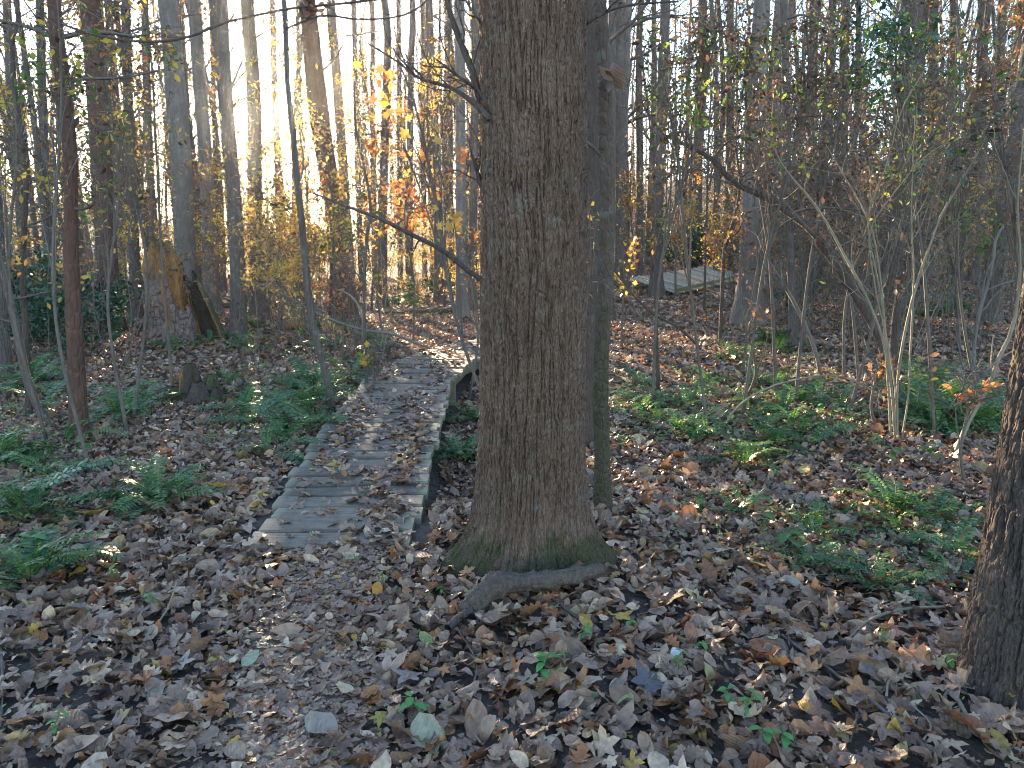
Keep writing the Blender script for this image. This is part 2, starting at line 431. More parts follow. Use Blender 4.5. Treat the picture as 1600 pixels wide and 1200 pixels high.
# footpath: a sheet a few millimetres above the floor
py_, pu = np.linspace(-1.0, 3.75, 90), np.linspace(-1, 1, 13)
PU, PY = np.meshgrid(pu, py_)
hw = .29 + .07 * noise(PY * 1.7, PU * 0 + np.sign(PU), 0, 9)
PX = path_x(PY) + PU * hw
PZ = terrain(PX, PY) + .022 - .03 * np.abs(PU) ** 3 + .006 * noise(PX * 12, PY * 12, 0, 5)
ii = (np.arange(89)[:, None] * 13 + np.arange(12)[None]).ravel()
mb = MB(); mb.add(np.stack([PX, PY, PZ], -1), np.stack([ii, ii + 1, ii + 14, ii + 13], 1))
tag(obj("footpath", mb.mesh("footpath", M_PATH)), kind="structure")

# ------------------------------------------------------------------ haze
if HAZE > 0:
    mb = MB()
    x0, x1, y0, y1, z0, z1 = float(gx[0]) - 3, float(gx[-1]) + 3, float(gy[0]) - 3, float(gy[-1]) + 3, float(GZ.min()) - 1, 45
    mb.add([(x, y, z) for z in (z0, z1) for y in (y0, y1) for x in (x0, x1)],
           [(0, 2, 3, 1), (4, 5, 7, 6), (0, 1, 5, 4), (2, 6, 7, 3), (0, 4, 6, 2), (1, 3, 7, 5)])
    hm = bpy.data.materials.new("haze_air"); hm.use_nodes = True; hm.node_tree.nodes.clear()
    ho = hm.node_tree.nodes.new("ShaderNodeOutputMaterial"); pv = hm.node_tree.nodes.new("ShaderNodeVolumePrincipled")
    pv.inputs["Color"].default_value = (.92, .94, 1, 1); pv.inputs["Density"].default_value = HAZE; pv.inputs["Anisotropy"].default_value = .9
    hm.node_tree.links.new(pv.outputs[0], ho.inputs["Volume"])
    tag(obj("haze", mb.mesh("haze", hm, False)), kind="stuff")

# ------------------------------------------------------------------ the big tree
def column(r_of, zs, nt_, axis_xy, disp):
    """trunk skin: rings at zs, radius r_of(theta,z) plus bark relief disp(theta,z,r)"""
    th = np.linspace(0, 2 * PI, nt_, endpoint=False)
    TH, ZZ = np.meshgrid(th, zs)
    R = r_of(TH, ZZ); R = R + disp(TH, ZZ, R)
    ax, ay = axis_xy(ZZ)
    V = np.stack([ax + R * np.cos(TH), ay + R * np.sin(TH), ZZ], -1)
    n = len(zs); i = np.arange(n - 1)[:, None] * nt_; k = np.arange(nt_)[None]; k2 = (k + 1) % nt_
    return V.reshape(-1, 3), np.stack([i + k, i + k2, i + nt_ + k2, i + nt_ + k], -1).reshape(-1, 4)
def ridges(TH, ZZ, R, pitch, tall, d, s, ck=.35):
    """interlacing bark ridges: furrows run where stretched noise crosses zero"""
    TH = TH + .06 * noise(ZZ * 1.3, 0, 0, s + 9) + .03 * noise(ZZ * 4.0, TH * 0, 0, s + 8)
    cx, cy_ = R.mean() * np.cos(TH) / pitch, R.mean() * np.sin(TH) / pitch
    n = noise(cx + .35 * noise(cx * .5, cy_ * .5, ZZ / .25, s + 5), cy_, ZZ / tall, s) + .45 * noise(cx * 1.9, cy_ * 1.9, ZZ / tall * 1.6, s + 1)
    f = np.clip(np.abs(n) / .23, 0, 1) ** .8
    crack = np.clip(np.abs(noise(cx * .9, cy_ * .9, ZZ / (tall * .28), s + 2)) / .12, 0, 1)
    return d * (f - 1) + d * ck * (crack - 1) * f + d * .25 * noise(cx * 3.5, cy_ * 3.5, ZZ / (pitch * .8), s + 3)

BX, BY = .088, 3.62
bz = hz(BX, BY)
big = thing("big_tree", "thick straight tree with furrowed brown bark standing beside the boardwalk's near end", "tree", (BX, BY, bz))
def big_r(TH, Z):
    z = np.maximum(Z, 0)
    lobe = .5 + .5 * np.cos(3 * TH + .9) + .4 * np.cos(5 * TH + 2)
    return np.where(Z < 4, .252 - .004 * Z, .236 - .011 * (Z - 4)) * (1 + .30 * np.exp(-z / .10) + .16 * np.exp(-z / .34)) + .095 * lobe * np.exp(-z / .15) + sum(a * np.exp(-((TH - t) / w) ** 2 - ((Z - h) / w / .26) ** 2) for a, t, h, w in ((.016, 4.5, 1.05, .09), (.020, 4.95, 2.1, .11), (-.012, 4.2, .62, .14), (.014, 5.3, 1.55, .10), (.018, 4.3, 1.8, .08))) + .004 * np.cos(2 * TH + Z)
zs = np.concatenate([np.linspace(-.15, 3.0, 430), 3.0 + np.geomspace(.02, 15, 50)])
V, F = column(big_r, zs, 440, lambda z: (.012 * np.sin(z * 1.1), 0 * z), lambda T, Z, R: ridges(T, Z, R, .0185, .32, .024, 21, .2) * sstep(-.3, .5, 0 * Z + 1) * (1 - .5 * np.exp(-np.maximum(Z, 0) / .25)))
mb = MB(); mb.add(V, F); obj("trunk", mb.mesh("big_trunk", M_MAIN), big)

# ------------------------------------------------------------------ branching plants
def unit(v): return v / (np.linalg.norm(v) + 1e-9)
def rand_perp(rng, d):
    v = np.cross(d, rng.normal(size=3)); return unit(v)
def grow(rng, p, d, L, r, lvl, out, tips, seg=5, wander=.16, up=.05, n_ch=5, ratio=.5, spread=.9, t0=.25):
    pts, D = [np.array(p, float)], unit(np.array(d, float))
    dirs = [D]
    for i in range(seg):
        D = unit(D + rng.normal(size=3) * wander + np.array([0, 0, up])); pts.append(pts[-1] + D * (L / seg)); dirs.append(D)
    pts = np.array(pts); rad = np.linspace(r, max(r * .3, .0012), seg + 1)
    out.append((pts, rad))
    if lvl <= 0:
        tips.append(pts[1:]); return
    for t in rng.uniform(t0, 1.0, n_ch):
        f = t * seg; i = min(int(f), seg - 1); q = pts[i] + (pts[i + 1] - pts[i]) * (f - i)
        s = spread * rng.uniform(.6, 1.3)
        dd = unit(dirs[i] * math.cos(s) + rand_perp(rng, dirs[i]) * math.sin(s))
        grow(rng, q, dd, L * ratio * (1.25 - .55 * t) * rng.uniform(.7, 1.2), max(r * (1 - .7 * t) * .55, .0014), lvl - 1, out, tips, max(seg - 1, 3), wander * 1.15, up, max(n_ch - 1, 2), ratio, spread, .2)
def twig_leaves(rng, tips, n, jitter=.03):
    P = np.concatenate(tips); k = rng.integers(0, len(P), n)
    # leaves hang in clumps: half of them gather round a few tips
    m = int(n * .8); c = rng.integers(0, len(P), max(n // 8, 1)); k[:m] = c[rng.integers(0, len(c), m)]
    return P[k] + rng.normal(size=(n, 3)) * jitter
def resample(P, R, n):
    P, R = np.array(P, float), np.array(R, float)
    s = np.concatenate([[0], np.cumsum(np.linalg.norm(np.diff(P, axis=0), axis=1))])
    u = np.linspace(0, s[-1], n)
    def cr(y):                       # smooth curve through the points
        m = np.gradient(y, s); i = np.clip(np.searchsorted(s, u, 'right') - 1, 0, len(s) - 2)
        h = s[i + 1] - s[i]; t = (u - s[i]) / h
        return (2*t**3-3*t**2+1)*y[i] + (t**3-2*t**2+t)*h*m[i] + (-2*t**3+3*t**2)*y[i+1] + (t**3-t**2)*h*m[i+1]
    return np.stack([cr(P[:, i]) for i in range(3)], 1), np.interp(u, s, R)

def pix_curve(pts, Y):
    """photo pixels (x, y, width[, distance]) to world points and radii"""
    P, R = [], []
    for q in pts:
        yy = q[3] if len(q) > 3 else Y
        p = at(q[0], q[1], yy); P.append(p); R.append(.5 * q[2] * depth(p) / FPX)
    return P, R

def tree(name, label, Y, pts, mat, H=14.0, limbs=8, limb_len=1.6, limb_z=3.0, leaves=90, lmat=None, lsize=.07, group=None, lvl=2, sides=14, cat="tree", flare=.5, nch=4, low=None, seed=None):
    """pts run from the top of the picture down to the root, (px, py, width)"""
    rng = np.random.default_rng(zlib.crc32(label.encode()) % 99999 if seed is None else seed)
    P, R = pix_curve(pts, Y)
    P, R = P[::-1], R[::-1]
    g = hz(P[0][0], P[0][1]); P[0] = np.array([P[0][0], P[0][1], g])
    if H > P[-1][2] + .3:
        d = unit(P[-1] - P[-2]); d = unit(d + np.array([0, 0, .6])); top = P[-1]; k = 4
        for i in range(1, k + 1):
            q = top + d * (H - top[2]) * i / k + rng.normal(size=3) * .12 * np.array([1, 1, 0]); P.append(q); R.append(R[len(pts) - 1] * (1 - .75 * i / k))
    P, R = resample(P, R, max(22, int(H * 2)))
    base = np.array([P[0][0], P[0][1], g]); P = P - base
    R = R * (1 + flare * np.exp(-np.maximum(P[:, 2], 0) / (R[0] * 1.6)))
    R = R * (1 + .012 * rng.normal(size=len(R)))
    P[0, 2] -= .12
    root = thing(name, label, cat, base, group)
    mb = MB(); tubes(mb, [(P, R)], sides); obj("trunk", mb.mesh(name + "_trunk", mat), root)
    if limbs:
        out, tips = [], []
        zmin = limb_z if low is None else low
        zz = rng.uniform(zmin, max(P[-1, 2] * .97, zmin + .5), limbs)
        for z in zz:
            i = int(np.argmin(np.abs(P[:, 2] - z))); a = rng.uniform(0, 2 * PI)
            d = np.array([math.cos(a), math.sin(a), rng.uniform(.1, .9)])
            Lb = limb_len * rng.uniform(.5, 1.3)
            grow(rng, P[i], d, Lb, min(R[i] * .4, .012 * Lb + .006), lvl, out, tips, 5, .2, .04, nch, .5, .8)
        mb = MB(); tubes(mb, out, 4)
        if leaves: scatter(mb, LEAF_SMALL, twig_leaves(rng, tips, leaves, .08), rng.uniform(.6, 1.3, leaves) * lsize, rng, 1, 2.6)
        obj("crown", mb.mesh(name + "_crown", [M_TWIG, lmat or (L_GOLD if base[0] < 2 else L_BRWN)]), root)
    return root

# --- limbs of the big tree that reach over the boardwalk
def limb_mesh(parent, curves, Y, mat, name="branch", twigs=0, origin=(BX, BY, bz), rng=RNG):
    for pts in curves:
        P, R = pix_curve(pts, Y); P, R = resample(P, R, 14); P = P - np.array(origin)
        mb = MB(); polys = [(P, R)]; out, tips = [], []
        for _ in range(twigs):
            i = rng.integers(3, 13); d = unit(P[i] - P[i - 1]); s = rng.uniform(.4, 1)
            grow(rng, P[i], d * math.cos(s) + rand_perp(rng, d) * math.sin(s), rng.uniform(.12, .4), .004, 1, out, tips, 4, .2, 0, 3)
        tubes(mb, polys, 8); 
        if out: tubes(mb, out, 4)
        obj(name, mb.mesh("limb", mat), parent)
limb_mesh(big, [[(765, 180, 16, 3.62), (748, 150, 13, 3.6), (738, 112, 11, 3.6), (718, 62, 10, 3.62), (703, 20, 9, 3.65), (690, -40, 8, 3.7)],
                [(765, 185, 14, 3.5), (746, 166, 10, 3.5), (706, 138, 6, 3.55), (655, 122, 5, 3.6), (622, 97, 4, 3.7), (575, 68, 3, 3.8)],
                [(765, 165, 9, 3.5), (748, 144, 7, 3.5), (720, 122, 5, 3.4), (682, 93, 3, 3.4)],
                [(760, 300, 14, 3.6), (747, 275, 9, 3.6), (741, 250, 5, 3.6), (739, 243, 2, 3.6)],
                [(905, 45, 8, 3.62), (922, 32, 6, 3.6), (955, 15, 5, 3.6), (985, 8, 4, 3.7), (1060, 2, 3, 3.8)],
                [(770, 60, 6, 3.6), (740, 20, 4, 3.5), (715, -20, 3, 3.5)]], 3.6, M_DARK, twigs=5)

# ------------------------------------------------------------------ trees read off the photograph one by one
tree("mossy_young_tree", "slim mossy trunk standing just behind the big tree, close to its edge", 4.3,
     [(934, -20, 22), (941, 60, 22), (947, 200, 24), (949, 330, 25), (948, 420, 25), (942, 500, 23), (938, 600, 24), (941, 700, 25), (942, 815, 27)], M_MOSS, H=7, limbs=7, limb_len=.7, limb_z=1.4, flare=.25, nch=3)
tree("dark_tree", "dark trunk half hidden in the gap between the big tree and the slim mossy trunk", 6.2,
     [(926, -20, 24), (927, 150, 24), (926, 330, 24), (922, 450, 22), (914, 640, 24)], M_DARK, H=9, limbs=5, limb_z=3)
tree("grey_tree", "straight grey trunk rising right behind the slim mossy trunk", 16.5,
     [(957, -20, 13), (955, 120, 13), (953, 300, 14), (951, 512, 16)], M_GREY, H=16, limbs=8)
tree("twin_trunk_tree", "tree forking low into two trunks beyond the slim mossy trunk", 24,
     [(969, -10, 14), (970, 80, 17), (971, 250, 18), (971, 445, 20)], M_GREY, H=18, limbs=10, limb_z=5)
tree("grey_tree", "pale twin stem beside the forked tree beyond the mossy trunk", 24.6,
     [(982, -10, 10), (979, 80, 12), (974, 250, 12), (973, 445, 12)], M_PALE, H=17, limbs=8, limb_z=5)
tree("grey_tree", "grey trunk standing in front of the far boardwalk's near end", 20.5,
     [(1040, -20, 15), (1036, 100, 16), (1030, 260, 16), (1026, 400, 17), (1026, 457, 21)], M_GREY, H=17, limbs=10, limb_z=4)
tree("grey_tree", "sturdy grey trunk beside the far boardwalk's upper end, fern at its foot", 14.6,
     [(1192, -20, 24), (1186, 80, 28), (1181, 200, 32), (1176, 330, 35), (1172, 430, 37), (1168, 520, 42)], M_PALE, H=16, limbs=9, limb_z=4.5)
tree("grey_tree", "pale trunk close behind the sturdy grey trunk by the far boardwalk", 18,
     [(1222, -20, 20), (1218, 150, 22), (1212, 330, 24), (1207, 475, 26)], M_PALE, H=17, limbs=9)
tree("slender_tree", "slender upright grey trunk above the leaning bent tree", 11.5,
     [(1224, -20, 11), (1228, 130, 12), (1231, 300, 12), (1236, 420, 12), (1240, 560, 13)], M_GREY, H=11, limbs=10, limb_z=2.5, leaves=120, lmat=L_GREN)
tree("dark_tree", "stout dark trunk behind the pale many-stemmed shrub", 19,
     [(1428, -20, 30), (1420, 130, 33), (1408, 280, 32), (1392, 420, 32), (1386, 482, 38)], M_DARK, H=17, limbs=10, limb_z=4)
tree("grey_tree", "forked grey trunk against orange foliage high on the slope", 26,
     [(1537, -20, 15), (1534, 120, 16), (1530, 250, 17), (1520, 440, 20)], M_GREY, H=18, limbs=10)
tree("grey_tree", "thinner straight trunk beside the forked one against orange foliage", 27,
     [(1566, -20, 12), (1562, 120, 13), (1556, 260, 14), (1548, 440, 16)], M_GREY, H=18, limbs=8)
tree("leaning_tree", "grey trunk leaning over just behind the near trunk at the picture's edge", 14.6,
     [(1612, 60, 24), (1592, 180, 24), (1580, 265, 25), (1562, 380, 25), (1548, 450, 26), (1540, 525, 34)], M_GREY, H=13, limbs=8)
tree("grey_tree", "grey trunk between the slender upright one and the stout dark one", 25,
     [(1322, -20, 14), (1318, 150, 15), (1312, 300, 16), (1306, 455, 18)], M_GREY, H=18, limbs=9)
tree("grey_tree", "thin trunk just past the forked tree, before the far boardwalk", 28,
     [(1002, -10, 10), (998, 120, 10), (1000, 260, 11), (998, 440, 12)], M_GREY, H=18, limbs=9)
tree("grey_tree", "thin grey trunk above the middle of the far boardwalk", 31,
     [(1098, -10, 14), (1094, 120, 14), (1090, 260, 15), (1088, 430, 16)], M_GREY, H=19, limbs=9)

tree("dark_tree", "dark reddish young trunk with a kink, nearest tree on the sunny side", 6.2,
     [(82, -20, 19), (86, 40, 20), (97, 110, 22), (104, 180, 22), (112, 270, 19), (110, 360, 20), (112, 420, 23), (117, 520, 24), (124, 690, 28)], M_RED, H=6.5, limbs=9, limb_len=1.0, limb_z=1.6, leaves=160, lmat=L_YELL, lsize=.07, flare=.15)
tree("leaning_sapling", "crooked thin sapling at the picture's edge beside the dark reddish trunk", 6.6,
     [(-40, 300, 8), (5, 425, 10), (27, 520, 12), (45, 600, 12), (68, 650, 10), (98, 712, 9)], M_GREY, H=0, limbs=4, limb_len=.6, limb_z=.8, flare=.1)
tree("forked_sapling", "forked sapling whose limb angles up toward the dark reddish trunk", 7.2,
     [(20, 60, 6), (25, 150, 7), (42, 260, 8), (38, 350, 8), (36, 430, 9), (40, 520, 9), (44, 640, 10)], M_DARK, H=4.6, limbs=10, limb_len=1.1, limb_z=1.2, leaves=80, lmat=L_YELL, flare=.15)
tree("grey_tree", "blue grey trunk at the very edge behind the ferns", 9.5,
     [(-22, 100, 24), (-14, 260, 24), (-4, 430, 25), (4, 630, 28)], M_GREY, H=12, limbs=6)
tree("pine_tree", "reddish barked trunk veiled by golden leaves beyond the dark young trunk", 15,
     [(142, -20, 32), (148, 80, 32), (158, 240, 32), (166, 380, 30), (176, 520, 32)], M_RED, H=15, limbs=9, limb_z=4, leaves=200, lmat=L_GOLD)
tree("grey_tree", "big grey trunk rising directly behind the broken stump", 16,
     [(260, -20, 30), (268, 60, 30), (275, 150, 32), (283, 250, 31), (288, 350, 31), (292, 500, 36)], M_PALE, H=17, limbs=6, limb_z=5)
tree("grey_tree", "lighter grey trunk between the stump's tree and the trunks before the sun", 20,
     [(300, -20, 16), (306, 60, 18), (314, 150, 21), (322, 260, 21), (326, 360, 21), (330, 475, 26)], M_PALE, H=18, limbs=5, limb_z=6)
tree("grey_tree", "straight trunk standing across the sun, nearer of the pair", 13.8,
     [(346, -20, 17), (349, 60, 18), (353, 130, 18), (359, 220, 20), (369, 350, 22), (373, 530, 24)], M_GREY, H=15, limbs=5, limb_z=5)
tree("grey_tree", "straight trunk beside the sun, farther of the pair", 20,
     [(384, -20, 20), (390, 60, 21), (396, 140, 22), (398, 260, 22), (399, 380, 22), (404, 475, 26)], M_GREY, H=18, limbs=6, limb_z=6)
tree("slender_tree", "slender crooked tree at the boardwalk's sunny edge", 7.4,
     [(441, -20, 8), (447, 60, 8), (449, 130, 8), (459, 220, 9), (465, 290, 10), (473, 360, 10), (480, 450, 10), (491, 520, 11), (509, 580, 11), (521, 658, 12)], M_GREY, H=6.5, limbs=6, limb_len=.8, limb_z=2.2, leaves=40, lmat=L_GOLD, flare=.15)
tree("pine_tree", "thick reddish plated trunk rising from the ferny bank past the slender crooked tree", 19,
     [(478, -20, 24), (484, 40, 26), (494, 140, 31), (506, 230, 30), (520, 310, 28), (530, 400, 30), (536, 485, 34)], M_RED, H=18, limbs=8, limb_z=5)
tree("thin_sapling", "very thin grey sapling growing beside the boardwalk's bend", 8.6,
     [(553, 130, 3), (556, 200, 4), (571, 270, 4), (579, 325, 5), (572, 380, 5), (569, 470, 5), (573, 600, 6)], M_GREY, H=0, limbs=8, limb_len=.6, limb_z=1.2, leaves=60, lmat=L_ORNG, lsize=.08, flare=.1)
tree("forked_tree", "grey tree with a high crooked fork above the boardwalk", 23,
     [(606, 60, 12), (604, 130, 13), (600, 260, 14), (596, 460, 16)], M_GREY, H=16, limbs=12, limb_z=3.5, limb_len=2.4)
tree("grey_tree", "thin straight trunk above the boardwalk's bend", 25,
     [(670, -20, 11), (674, 90, 12), (679, 190, 12), (683, 300, 13), (686, 455, 15)], M_GREY, H=18, limbs=9)
tree("grey_tree", "grey trunk next to the big tree, above the leaning dead pole", 18,
     [(718, -20, 17), (719, 120, 16), (720, 250, 16), (722, 475, 20)], M_PALE, H=17, limbs=6, limb_z=5)
tree("grey_tree", "thin trunk peeping out at the big tree's shoulder", 21,
     [(744, -20, 12), (743, 120, 12), (740, 260, 12), (738, 460, 14)], M_GREY, H=17, limbs=8, limb_z=5)
tree("grey_tree", "thin trunk between the high fork and the straight trunk above the bend", 27,
     [(644, -20, 9), (642, 120, 10), (640, 260, 11), (640, 450, 12)], M_GREY, H=18, limbs=9)
tree("grey_tree", "trunk hung with gold leaves between the plated trunk and the thin sapling", 26,
     [(516, -20, 14), (526, 120, 15), (536, 260, 15), (548, 450, 17)], M_GREY, H=18, limbs=9, leaves=160, lmat=L_GOLD)
tree("grey_tree", "thin trunk left alone in the bright gap beyond the sun", 30,
     [(424, -20, 9), (428, 120, 10), (434, 260, 11), (440, 440, 13)], M_GREY, H=20, limbs=5, limb_z=8)
for lab, Y, pts in (("thin trunk in the thicket between edge and dark reddish trunk", 17, [(62, -20, 12), (66, 150, 13), (72, 300, 14), (78, 490, 16)]),
                    ("dark thin trunk next to the golden veiled trunk", 19, [(196, -20, 14), (200, 150, 15), (206, 300, 15), (212, 480, 18)]),
                    ("slim trunk between the golden veiled trunk and the stump", 24, [(226, -20, 11), (230, 150, 12), (236, 300, 12), (242, 450, 14)]),
                    ("thin leaning trunk over the evergreen bushes", 21, [(10, -20, 12), (18, 150, 13), (30, 300, 14), (44, 470, 16)]),
                    ("grey trunk low in the thicket behind the dark stout trunk", 29, [(1462, -20, 15), (1458, 150, 16), (1452, 300, 16), (1446, 440, 19)]),
                    ("grey trunk in the thicket beside the slender upright trunk", 28, [(1272, -20, 13), (1270, 150, 14), (1266, 300, 14), (1262, 450, 16)]),
                    ("thin grey trunk between the stout dark and the forked trunk", 32, [(1490, -20, 12), (1488, 150, 12), (1484, 300, 13), (1480, 440, 15)]),
                    ("pale thin trunk right of the far boardwalk's upper end", 33, [(1142, -20, 10), (1140, 150, 11), (1138, 300, 11), (1136, 420, 13)])):
    tree("grey_tree", lab, Y, pts, M_GREY, H=18, limbs=9, limb_z=4, leaves=90, lmat=[L_GOLD, L_BRWN, L_YELL][int(Y) % 3])

for lab, Y, pts in (("hair thin trunk just past the slender crooked tree's top", 30, [(466, -20, 7), (468, 150, 7), (470, 300, 8), (474, 445, 9)]), ("thin trunk right of the thick plated one, high in gold leaves", 31, [(552, -20, 8), (556, 150, 8), (560, 300, 9), (566, 445, 10)]),
                    ("thin trunk close before the high crooked fork", 34, [(578, -20, 8), (582, 150, 8), (584, 300, 9), (586, 440, 10)]), ("thin straight trunk just after the high crooked fork", 33, [(622, -20, 7), (624, 150, 8), (624, 300, 8), (626, 440, 9)]),
                    ("hair thin trunk before the straight trunk above the bend", 36, [(658, -20, 7), (660, 150, 7), (662, 300, 8), (664, 440, 8)]), ("thin trunk between the bend's straight trunk and the big tree", 30, [(702, -20, 8), (703, 150, 9), (704, 300, 9), (706, 445, 10)]),
                    ("hair thin trunk between stump's tree and lighter grey trunk", 32, [(284, -20, 6), (292, 150, 7), (300, 300, 7), (306, 440, 8)]), ("thin trunk just after the lighter grey trunk near the sun", 35, [(330, -20, 7), (334, 150, 8), (338, 300, 8), (342, 440, 9)])):
    tree("thin_tree", lab, Y, pts, M_GREY, H=17, limbs=16, limb_z=2.5, limb_len=1.9, leaves=260, lmat=[L_GOLD, L_YELL, L_BRWN][int(Y) % 3], lsize=.10)

# --- the near trunk at the picture's edge, with its bark in relief
nb = np.array([1.80, 2.46, 0]); nb[2] = hz(nb[0], nb[1])
near_t = thing("near_tree", "thick dark furrowed trunk leaning out at the picture's edge", "tree", nb)
zs = np.concatenate([np.linspace(-.15, 2.2, 260), 2.2 + np.geomspace(.02, 9, 36)])
V, F = column(lambda T, Z: (.20 - .006 * Z) * (1 + .06 * np.exp(-np.maximum(Z, 0) / .2)), zs, 320, lambda z: (.07 * z + .01 * np.sin(z * 2), .03 * z),
              lambda T, Z, R: ridges(T, Z, R, .019, .20, .022, 61))
mb = MB(); mb.add(V, F); obj("trunk", mb.mesh("near_trunk", M_NEAR), near_t)

# --- leaning bent trunk and the many-stemmed shrub
tree("bent_tree", "twisted bare trunk bowing over from the pale many-stemmed shrub", 7.4,
     [(1003, 160, 3.2, 8.6), (1030, 203, 4.8, 8.5), (1070, 226, 6.4, 8.4), (1105, 243, 7.2, 8.3), (1150, 288, 8.8, 8.1), (1200, 310, 10.4, 7.9), (1240, 338, 12.0, 7.7), (1272, 362, 12.8, 7.5),
      (1296, 398, 13.6, 7.4), (1325, 440, 14.4, 7.3), (1350, 480, 15.2, 7.2), (1375, 530, 15.2, 7.1), (1392, 580, 16.0, 7.0), (1404, 655, 19.2, 6.9)], M_DARK, H=0, limbs=16, limb_len=.8, limb_z=1.2, leaves=110, lmat=L_DEAD, flare=.15, lsize=.09)
sb = on_ground(1394, 690)
shrub = thing("cane_shrub", "open shrub of long pale canes fanning up from one foot", "shrub", sb)
for pts in ([(1400, 690, 7), (1392, 600, 7), (1382, 540, 7), (1352, 460, 7), (1320, 400, 7), (1290, 345, 6), (1262, 305, 6), (1225, 262, 4), (1195, 200, 3)],
            [(1392, 700, 7), (1390, 640, 6), (1385, 560, 6), (1380, 480, 6), (1372, 410, 5), (1362, 358, 5), (1345, 318, 4), (1325, 285, 3), (1290, 225, 2)],
            [(1402, 690, 7), (1403, 590, 7), (1418, 500, 7), (1438, 425, 7), (1455, 378, 6), (1466, 345, 6), (1492, 300, 5), (1530, 235, 4), (1570, 165, 4), (1606, 90, 3)],
            [(1408, 690, 5), (1418, 630, 5), (1422, 560, 5), (1426, 480, 5), (1428, 420, 4), (1424, 350, 4), (1426, 270, 3), (1430, 180, 2)],
            [(1398, 690, 5), (1394, 620, 5), (1384, 520, 5), (1372, 440, 5), (1358, 370, 4), (1356, 340, 4), (1368, 300, 4), (1388, 250, 3), (1405, 180, 3), (1450, 100, 2)],
            [(1396, 690, 4), (1400, 640, 4), (1392, 560, 4), (1366, 440, 4), (1362, 352, 4), (1390, 310, 4), (1410, 285, 3), (1450, 240, 3), (1530, 205, 2)]):
    rng = np.random.default_rng(int(pts[0][0] + pts[3][1]))
    P, R = pix_curve(pts, sb[1]); P, R = resample(P, R, 20); P = P - sb; R = R * .58 * (1 + .10 * noise(np.arange(20) * 1.3, pts[0][0], 0, 12))
    out, tips = [], []
    for _ in range(8):
        i = rng.integers(8, 19); d = unit(P[i] - P[i - 1]); s = rng.uniform(.4, 1.0)
        grow(rng, P[i], d * math.cos(s) + rand_perp(rng, d) * math.sin(s), rng.uniform(.25, .7), .0028, 1, out, tips, 5, .15, .02, 3)
    mb = MB(); tubes(mb, [(P, R)] + out, 6); obj("stem", mb.mesh("cane", M_CANE), shrub)
    mb = MB(); scatter(mb, LEAF_SMALL, twig_leaves(rng, tips, 26, .03), rng.uniform(.04, .08, 26), rng, 0, 2.5); obj("foliage", mb.mesh("cane_leaves", L_DEAD if pts[0][0] < 1400 else L_GREN), shrub)

def stick(name, label, cat, pts, Y, mat, n=16, twigs=0, group=None, sides=6, root=True, leaves=0, lmat=None):
    P, R = pix_curve(pts, Y); P, R = resample(P, R, n)
    if root: P[0, 2] = hz(P[0, 0], P[0, 1]) - .02
    rng = np.random.default_rng(zlib.crc32(label.encode()) % 9999)
    t = thing(name, label, cat, P[0], group); P = P - P[0]
    out, tips = [], []
    for _ in range(twigs):
        i = rng.integers(n // 4, n); d = unit(P[i] - P[i - 1]); s = rng.uniform(.4, 1.0)
        grow(rng, P[i], d * math.cos(s) + rand_perp(rng, d) * math.sin(s), rng.uniform(.2, .6), max(R[i] * .5, .002), 1, out, tips, 5, .16, .02, 4)
    mb = MB(); tubes(mb, [(P, R)] + out, sides); obj("stem", mb.mesh(name, mat), t)
    if leaves:
        mb = MB(); scatter(mb, LEAF_SMALL, twig_leaves(rng, tips, leaves, .04), rng.uniform(.05, .1, leaves), rng, 0, 2.5); obj("foliage", mb.mesh(name + "_leaves", lmat), t)
    return t
stick("pale_cane", "bent pale cane rising beside the near edge trunk", "sapling", [(1490, 722, 9), (1502, 685, 8), (1520, 645, 7), (1547, 600, 7), (1560, 560, 6), (1580, 520, 6), (1590, 470, 5), (1594, 420, 4), (1590, 320, 3), (1600, 200, 2)], 5.6, M_CANE, twigs=6)
stick("pale_cane", "crooked pale cane between the many-stemmed shrub and the leaning grey trunk", "sapling", [(1521, 600, 6), (1521, 560, 6), (1525, 512, 6), (1532, 480, 6), (1543, 445, 5), (1552, 400, 5), (1557, 370, 4), (1575, 345, 3), (1590, 330, 2)], 8.2, M_PALE, twigs=6)
stick("pale_cane", "pale cane leaning against the sturdy grey trunk", "sapling", [(1282, 590, 6), (1277, 560, 6), (1257, 505, 6), (1235, 462, 6), (1215, 430, 5), (1200, 405, 4), (1185, 370, 3)], 9.0, M_PALE, twigs=5)
stick("arching_cane", "thin cane arching low across the fern patch", "cane", [(1127, 682, 3.4), (1142, 648, 3.2), (1165, 625, 3), (1200, 606, 3), (1250, 592, 2.6), (1300, 586, 2.2), (1345, 600, 3), (1385, 625, 3)], 6.6, M_CANE)
stick("snapped_sapling", "short snapped dark stem beside the many-stemmed shrub", "stem", [(1395, 560, 13), (1400, 500, 13), (1404, 470, 13), (1408, 430, 12)], 9.0, M_DARK, n=8)
stick("thin_sapling", "thin dark sapling standing in the open leafy ground before the far boardwalk", "sapling", [(1029, 595, 7), (1026, 540, 6), (1026, 490, 6), (1024, 440, 5), (1022, 410, 4), (1030, 370, 3), (1045, 320, 2)], 8.4, M_DARK, twigs=10, leaves=12, lmat=L_ORNG)
stick("thin_sapling", "thin dark sapling forking beside the sturdy grey trunk", "sapling", [(1128, 470, 6), (1130, 420, 6), (1134, 380, 6), (1140, 365, 6), (1150, 330, 5), (1156, 290, 4), (1150, 230, 3), (1160, 150, 2)], 12.0, M_DARK, twigs=14, leaves=30, lmat=L_GOLD)
